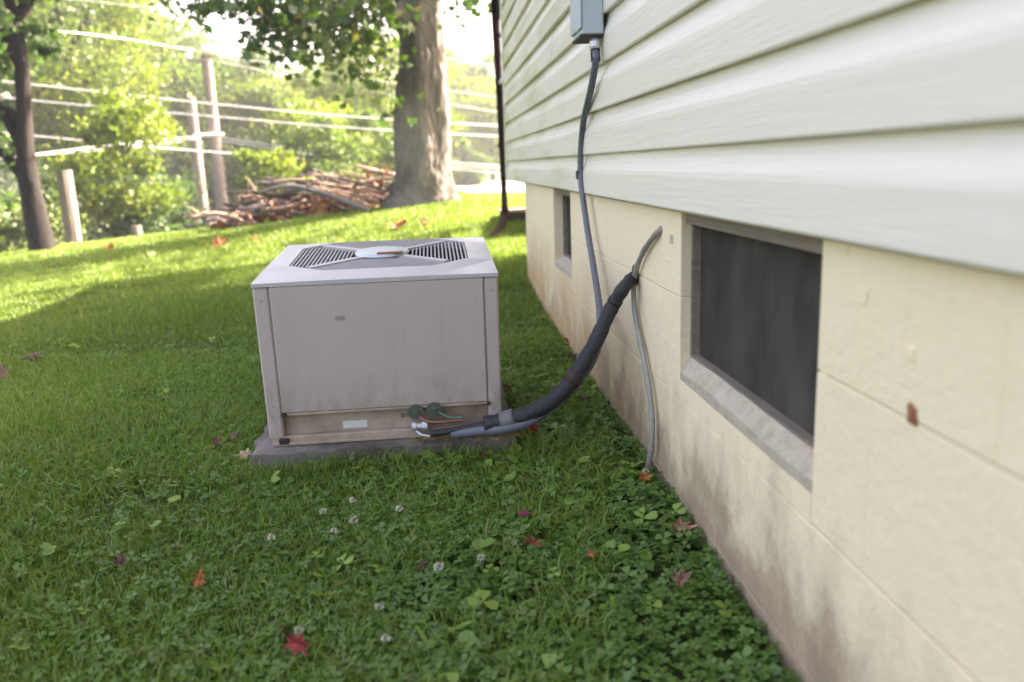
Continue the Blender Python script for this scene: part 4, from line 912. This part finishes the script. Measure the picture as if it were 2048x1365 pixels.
# clover: three leaflets on a short stalk, denser to the right and near
g = np.random.default_rng(8); n = 62000
x = g.uniform(-2.4, 0.6, n); y = g.uniform(0.95, 4.6, n); dens = 0.30 + 0.75*sm((x+1.3)/1.5) + 0.35*(patch(x*1.3+4, y*1.2)-0.5)
k = keep_out(x, y) & (x > -0.6*y-0.3) & (g.random(n) < dens*np.clip(1.25-0.16*(y-1), 0.3, 1)); x, y = x[k], y[k]; n = len(x)
z = gnd(x, y) + 0.014 + 0.034*g.random(n)*(0.6+0.6*patch(x, y)); L = 0.0080*(0.55+0.9*g.random(n)**1.5); L *= 1+0.35*sm((x+0.5)/0.6)*np.clip(1.5-0.2*y, 0.3, 1); big = g.random(n) < 0.012; L[big] *= 1.7
tx, ty = g.normal(size=n)*0.28, g.normal(size=n)*0.28; yaw = g.uniform(0, 6.28, n); V = []; cvar = np.clip(0.15+0.3*patch(x*2, y*2)+0.4*g.random(n), 0, 0.95); cvar[big] = 1.0
prof_ = np.array([(0, 0), (0.55, -0.42), (0.98, -0.46), (1.12, 0.0), (0.98, 0.46), (0.55, 0.42)])
for j in range(3):
    an = yaw + j*2*np.pi/3; ca_, sa_ = np.cos(an)[:, None], np.sin(an)[:, None]
    u = prof_[None, :, 0]*L[:, None]*1.25; w = prof_[None, :, 1]*L[:, None]*1.25
    X = u*ca_ - w*sa_; Y_ = u*sa_ + w*ca_; Z = X*tx[:, None] + Y_*ty[:, None] + np.abs(w)*0.35
    V.append(np.stack([x[:, None]+X, y[:, None]+Y_, z[:, None]+Z], -1))
V = np.stack(V, 1).reshape(-1, 3); Fc = np.arange(n*18).reshape(-1, 6)
o = link('clover', np_mesh('clover', V, Fc, np.repeat(cvar, 18)), M['clover']); tag(o, 'low clover growing through the shaded grass', 'clover', kind='stuff')
# broad pale weed leaves along the pad and a few strap blades at the front
wl = []
g = np.random.default_rng(31); bv = []; bf = []; bvar = []
def broad(px, py, size, up=0.05):
    p = on_ground(px, py); p.z = gz(p.x, p.y)+up; an = g.uniform(0, 6.28); m_ = 9; idx = len(bv)
    tilt = g.normal(size=2)*0.25
    for q in range(m_):
        t = 2*math.pi*q/m_; rr = size*(1.0 if q else 0.55); dx, dy = rr*math.cos(t+an), rr*math.sin(t+an); bv.append((p.x+dx, p.y+dy, p.z+dx*tilt[0]+dy*tilt[1]-0.15*size))
    bv.append((p.x, p.y, p.z-0.25*size))
    for q in range(m_): bf.append((idx+q, idx+(q+1) % m_, idx+m_))
    bvar.extend([g.uniform(0.75, 1.0)]*(m_+1))
for px, py in ((760, 935), (785, 928), (800, 945), (880, 928), (893, 918), (640, 940), (660, 950), (700, 948), (930, 950), (1165, 1030), (1140, 1040), (970, 1135), (985, 1128), (1210, 1130), (1235, 1140), (1295, 1160), (1280, 1150), (930, 1320), (915, 1300), (950, 1335), (1010, 935), (1110, 940), (560, 950), (610, 945), (845, 938), (865, 950), (820, 930), (735, 925), (1030, 990), (1080, 970), (1160, 960), (700, 960), (330, 1090), (350, 1020), (100, 1130), (560, 1000)):
    for _ in range(2): broad(px+g.normal()*8, py+g.normal()*5, g.uniform(0.012, 0.022), g.uniform(0.03, 0.065))
for _ in range(120): broad(g.uniform(540, 1030), g.uniform(936, 962), g.uniform(0.009, 0.020), g.uniform(0.015, 0.06))
o = link('broadleaf_weeds', np_mesh('broadleaf_weeds', np.array(bv), np.array(bf), np.array(bvar)), M['clover']); tag(o, 'broad pale weed leaves scattered in the clover and along the pad', 'weeds', kind='stuff')
# straw lodged at the foot of the unit
n = 220; x = -0.12 + 0.34*g.random(n); y = 2.475 + g.normal(size=n)*0.012; z = 0.026 + 0.008*g.random(n) ; an = g.normal(size=n)*0.9; L = 0.03*(0.4+g.random(n))
dx, dy = np.cos(an)*L, np.sin(an)*L*0.4; V = np.stack([np.stack([x-dx/2, y-dy/2, z], 1), np.stack([x+dx/2, y+dy/2, z+0.004*g.normal(size=n)], 1), np.stack([x+dx/2, y+dy/2, z+0.0016], 1), np.stack([x-dx/2, y-dy/2, z+0.0016], 1)], 1).reshape(-1, 3)
o = link('dry_straw', np_mesh('dry_straw', V, np.arange(n*4).reshape(n, 4), np.repeat(g.random(n), 4)), M['straw']); tag(o, 'dry straw lodged along the foot of the air conditioner', 'straw', kind='stuff')

# ------------------------------------------------------------------ fallen leaves and clover flowers
def leaf_mat_solid(name, col):
    m = NT(name); v = m.obj(); n_ = m.noise(v, 45, 5, 0.7); c = m.mix(m.ramp(n_, [(0.3, 0.0), (0.7, 1.0)]), (col[0]*0.4, col[1]*0.45, col[2]*0.6), tuple(min(1, x*1.2) for x in col)); return m.pbr(c, 0.6, 0, m.bump(m.noise(v, 90, 3), 0.3, 0.003), 0.3)
LC = {'red brown': leaf_mat_solid('leaf_redbrown', (0.27, 0.065, 0.025)), 'tan pink': leaf_mat_solid('leaf_tanpink', (0.36, 0.16, 0.10)), 'orange': leaf_mat_solid('leaf_orange', (0.38, 0.13, 0.03)), 'red': leaf_mat_solid('leaf_red', (0.26, 0.025, 0.02)),
      'dark brown': leaf_mat_solid('leaf_darkbrown', (0.10, 0.035, 0.02)), 'dull brown': leaf_mat_solid('leaf_dullbrown', (0.20, 0.10, 0.06)), 'rust': leaf_mat_solid('leaf_rust', (0.40, 0.10, 0.03)), 'pale tan': leaf_mat_solid('leaf_paletan', (0.46, 0.32, 0.17)), 'dark red': leaf_mat_solid('leaf_darkred', (0.15, 0.02, 0.02)), 'magenta': leaf_mat_solid('petal_magenta', (0.35, 0.015, 0.10))}
def fallen(px, py, size, col, label, lift=0.045, curl=0.5, tilt=None, seed=0):
    rr = random.Random(seed*17+int(px)); p = on_ground(px, py); z = gz(p.x, p.y)+lift; an = rr.uniform(0, 6.28); tl = rr.uniform(0.25, 0.75)
    vs = []; n_ = len(MO); sq = rr.uniform(0.55, 1.0); cv = rr.choice((1, 1, -0.6)); R_ = Matrix.Rotation(tl, 3, 'X') @ Matrix.Rotation(rr.uniform(-.4, .4), 3, 'Y') @ Matrix.Rotation(an, 3, 'Z')
    for s_ in (1.0, 0.55):
        for (a, b) in MO:
            u, w = a*s_, b*s_; u *= sq; h_ = curl*(u*u*0.9*cv + max(0, w)*w*0.45)*0.6 + rr.uniform(-.12, .12); vs.append(R_ @ Vector((u*size, w*size, h_*size)))
    vs.append(R_ @ Vector((0, 0, 0))); vs.append(R_ @ Vector((0.03*size, -1.05*size, 0.1*size))); vs.append(R_ @ Vector((-0.03*size, -1.05*size, 0.1*size)))
    fs = [(k, (k+1) % n_, n_+(k+1) % n_, n_+k) for k in range(n_)] + [(n_+k, n_+(k+1) % n_, 2*n_) for k in range(n_)] + [(n_, 2*n_+1, 2*n_+2)]
    mb = MB(); mb.add([v_+Vector((p.x, p.y, z)) for v_ in vs], fs)
    o = single('fallen_leaf', mb, LC[col], label, 'leaf', 'fallen leaves on the lawn', False, loc=(p.x, p.y, z)); return o
FL = [
 (1070, 1130, 0.034, 'red brown', 'crumpled red brown leaf in the clover below the magenta petal'), (1362, 1096, 0.034, 'tan pink', 'curled tan pink leaf near the foot of the wall'),
 (1182, 1152, 0.020, 'orange', 'small orange leaf half hidden in clover right of the red brown leaf'), (1290, 990, 0.030, 'orange', 'orange leaf under a white clover flower at the wall'),
 (403, 1208, 0.026, 'orange', 'orange leaf lying alone in the grass at the lower left'), (595, 1335, 0.034, 'red', 'red leaf at the bottom edge of the picture'),
 (440, 915, 0.036, 'dull brown', 'dull brown leaf left of the concrete pad'), (495, 940, 0.034, 'pale tan', 'flat pale tan leaf at the left corner of the pad'),
 (220, 506, 0.10, 'rust', 'rust coloured leaf on the shaded crest far left'), (440, 501, 0.11, 'rust', 'left one of two rust leaves behind the air conditioner'), (512, 491, 0.09, 'rust', 'right one of two rust leaves behind the air conditioner'),
 (800, 461, 0.15, 'rust', 'large rust leaf heap on the lawn below the maple'), (850, 458, 0.08, 'orange', 'orange leaf right of the large rust leaf below the maple'), (305, 523, 0.07, 'pale tan', 'small tan leaf on the sunny strip of lawn'),
 (1147, 707, 0.045, 'dark red', 'dark red leaf near the wall above the black line'), (1066, 887, 0.032, 'red', 'deep red leaf on the grass under the black line'), (1142, 738, 0.035, 'dark brown', 'dark brown leaf below the dark red one near the wall'),
 (1170, 826, 0.022, 'dark red', 'small dark red leaf between the black line and the wall'), (246, 1166, 0.022, 'dark brown', 'dark brown leaf in the grass at the left'), (846, 1176, 0.016, 'dark brown', 'tiny dark brown leaf left of two clover flowers'),
 (72, 735, 0.05, 'dull brown', 'dull brown leaf in the shaded lawn left of the unit'), (1360, 1210, 0.026, 'dull brown', 'dull brown leaf in the clover below the tan pink one'), (5, 775, 0.05, 'dull brown', 'brown leaf at the left edge of the lawn'),
 (470, 905, 0.022, 'dull brown', 'smaller brown leaf just left of the pad'), (968, 942, 0.020, 'dark red', 'dusky purple leaf in front of the pad'), (1014, 800, 0.028, 'dark red', 'dark red leaf beside the right foot of the unit')]
for i, (px, py, sz, col, lab) in enumerate(FL): fallen(px, py, sz*(1.3 if py > 600 else 1.05), col, lab, lift=0.052 if py > 600 else 0.060, curl=1.3, seed=i)
p = on_ground(1050, 1075); mb = MB(); z = gz(p.x, p.y)+0.058
mb.add([(p.x-0.017, p.y, z), (p.x-0.006, p.y-0.007, z+0.006), (p.x+0.010, p.y-0.007, z+0.006), (p.x+0.018, p.y, z+0.002), (p.x+0.009, p.y+0.008, z+0.008), (p.x-0.007, p.y+0.008, z+0.008), (p.x, p.y, z)], [(0,1,6), (1,2,6), (2,3,6), (3,4,6), (4,5,6), (5,0,6)])
single('fallen_petal', mb, LC['magenta'], 'magenta petal lying in the clover above the red brown leaf', 'petal', loc=(p.x, p.y, z))
M['floret'] = leaf_mat('clover_floret', [(0, (0.34, 0.30, 0.20)), (0.4, (0.52, 0.50, 0.42)), (1, (0.66, 0.65, 0.58))], 0.25, 0.5, 0.02)
M['stem'] = plain('clover_stem', (0.06, 0.13, 0.03), 0.6)
FLW = [(708, 1037, 'white clover flower, topmost of the cluster below the pad'), (801, 1050, 'white clover flower right of the cluster below the pad'), (650, 1060, 'white clover flower left in the cluster below the pad'), (711, 1071, 'white clover flower in the middle of the cluster below the pad'), (671, 1098, 'dull clover flower lowest in the cluster below the pad'),
       (964, 1166, 'bright white clover flower in the middle foreground'), (881, 1186, 'white clover flower left of the brightest one'), (762, 1263, 'small clover flower left of the strap grass near the bottom'), (775, 1330, 'white clover flower at the bottom edge right of the red leaf'), (1291, 968, 'white clover flower against the foot of the wall'), (603, 1305, 'white clover flower just above the red leaf at the bottom edge'), (548, 1118, 'faint clover flower left of the cluster below the pad')]
def flower(px, py, label, s=1.0):
    p = on_ground(px, py+6); z = gz(p.x, p.y); g2 = random.Random(int(px*3+py)); h_ = g2.uniform(0.042, 0.064); s *= g2.uniform(0.7, 1.1)
    o = empty('clover_flower', (p.x, p.y, z), label, 'flower', 'white clover flowers')
    mb = MB(); mb.tube([(p.x+0.008, p.y, z-0.005), (p.x+0.003, p.y, z+h_*0.6), (p.x, p.y, z+h_)], 0.0012, 5); part('stem', mb, M['stem'], o)
    vs = []; vr = []
    for k in range(48):
        u = g2.uniform(-0.5, 1); t = g2.uniform(0, 6.28); c_ = math.sqrt(max(0, 1-u*u)); d = Vector((c_*math.cos(t), c_*math.sin(t), u)); tang = d.orthogonal().normalized()
        R_ = 0.0095*s; b = Vector((0, 0, h_+0.003)) + d*R_*0.25; e = Vector((0, 0, h_+0.003)) + d*R_*g2.uniform(0.85, 1.15)
        vs += [b, b.lerp(e, 0.7)+tang*0.0022*s, e, b.lerp(e, 0.7)-tang*0.0022*s]; vr += [g2.random()]*4
    link('flower_head', np_mesh('flower_head', np.array([tuple(v_) for v_ in vs]), np.arange(len(vs)).reshape(-1, 4), np.array(vr)), M['floret'], o)
for px, py, lab in FLW: flower(px, py, lab, 1.15)
# strap grass at the front
def strap(px, py, ln, az, label):
    p = on_ground(px, py); z = gz(p.x, p.y); o = empty('strap_grass', (p.x, p.y, z), label, 'grass tuft', 'broad grass tufts at the front')
    for k in range(4):
        a = az + random.uniform(-.5, .5); l = ln*random.uniform(0.7, 1.1); vs = []
        for i in range(7):
            t = i/6; r_ = l*t*0.75; c_ = Vector((math.cos(a)*r_, math.sin(a)*r_, l*(0.75*t-0.62*t*t))); w = 0.0048*(1-t**2.5)+0.0003; s_ = Vector((-math.sin(a), math.cos(a), 0))*w
            vs += [c_-s_, c_+s_]
        link('blade', np_mesh('blade', np.array([tuple(v_) for v_ in vs]), np.array([(2*i, 2*i+1, 2*i+3, 2*i+2) for i in range(6)]), np.full(14, random.uniform(0.4, 0.7))), M['grass'], o)
strap(870, 1335, 0.16, 2.4, 'broad arching grass blades near the bottom edge, right of the clover flower'); strap(740, 1345, 0.13, 1.2, 'broad arching grass blades at the bottom edge beside the clover flower'); strap(470, 1345, 0.13, 1.9, 'broad grass blades at the bottom edge left of the red leaf')

# ------------------------------------------------------------------ summer haze
mb = MB(); mb.box(-74, 64, -9, 224, -5.0, 21.0)
hz = link('haze', mb.mesh('haze')); tag(hz, 'pale summer haze in the air over the lawn and trees', 'haze', kind='stuff')
hm = bpy.data.materials.new('haze_air'); hm.use_nodes = True; hm.node_tree.nodes.clear()
ho = hm.node_tree.nodes.new('ShaderNodeOutputMaterial'); hv = hm.node_tree.nodes.new('ShaderNodeVolumePrincipled')
hv.inputs['Color'].default_value = (0.86, 0.92, 1.0, 1); hv.inputs['Density'].default_value = 0.0019; hv.inputs['Anisotropy'].default_value = 0.3
hm.node_tree.links.new(hv.outputs[0], ho.inputs['Volume']); hz.data.materials.append(hm)
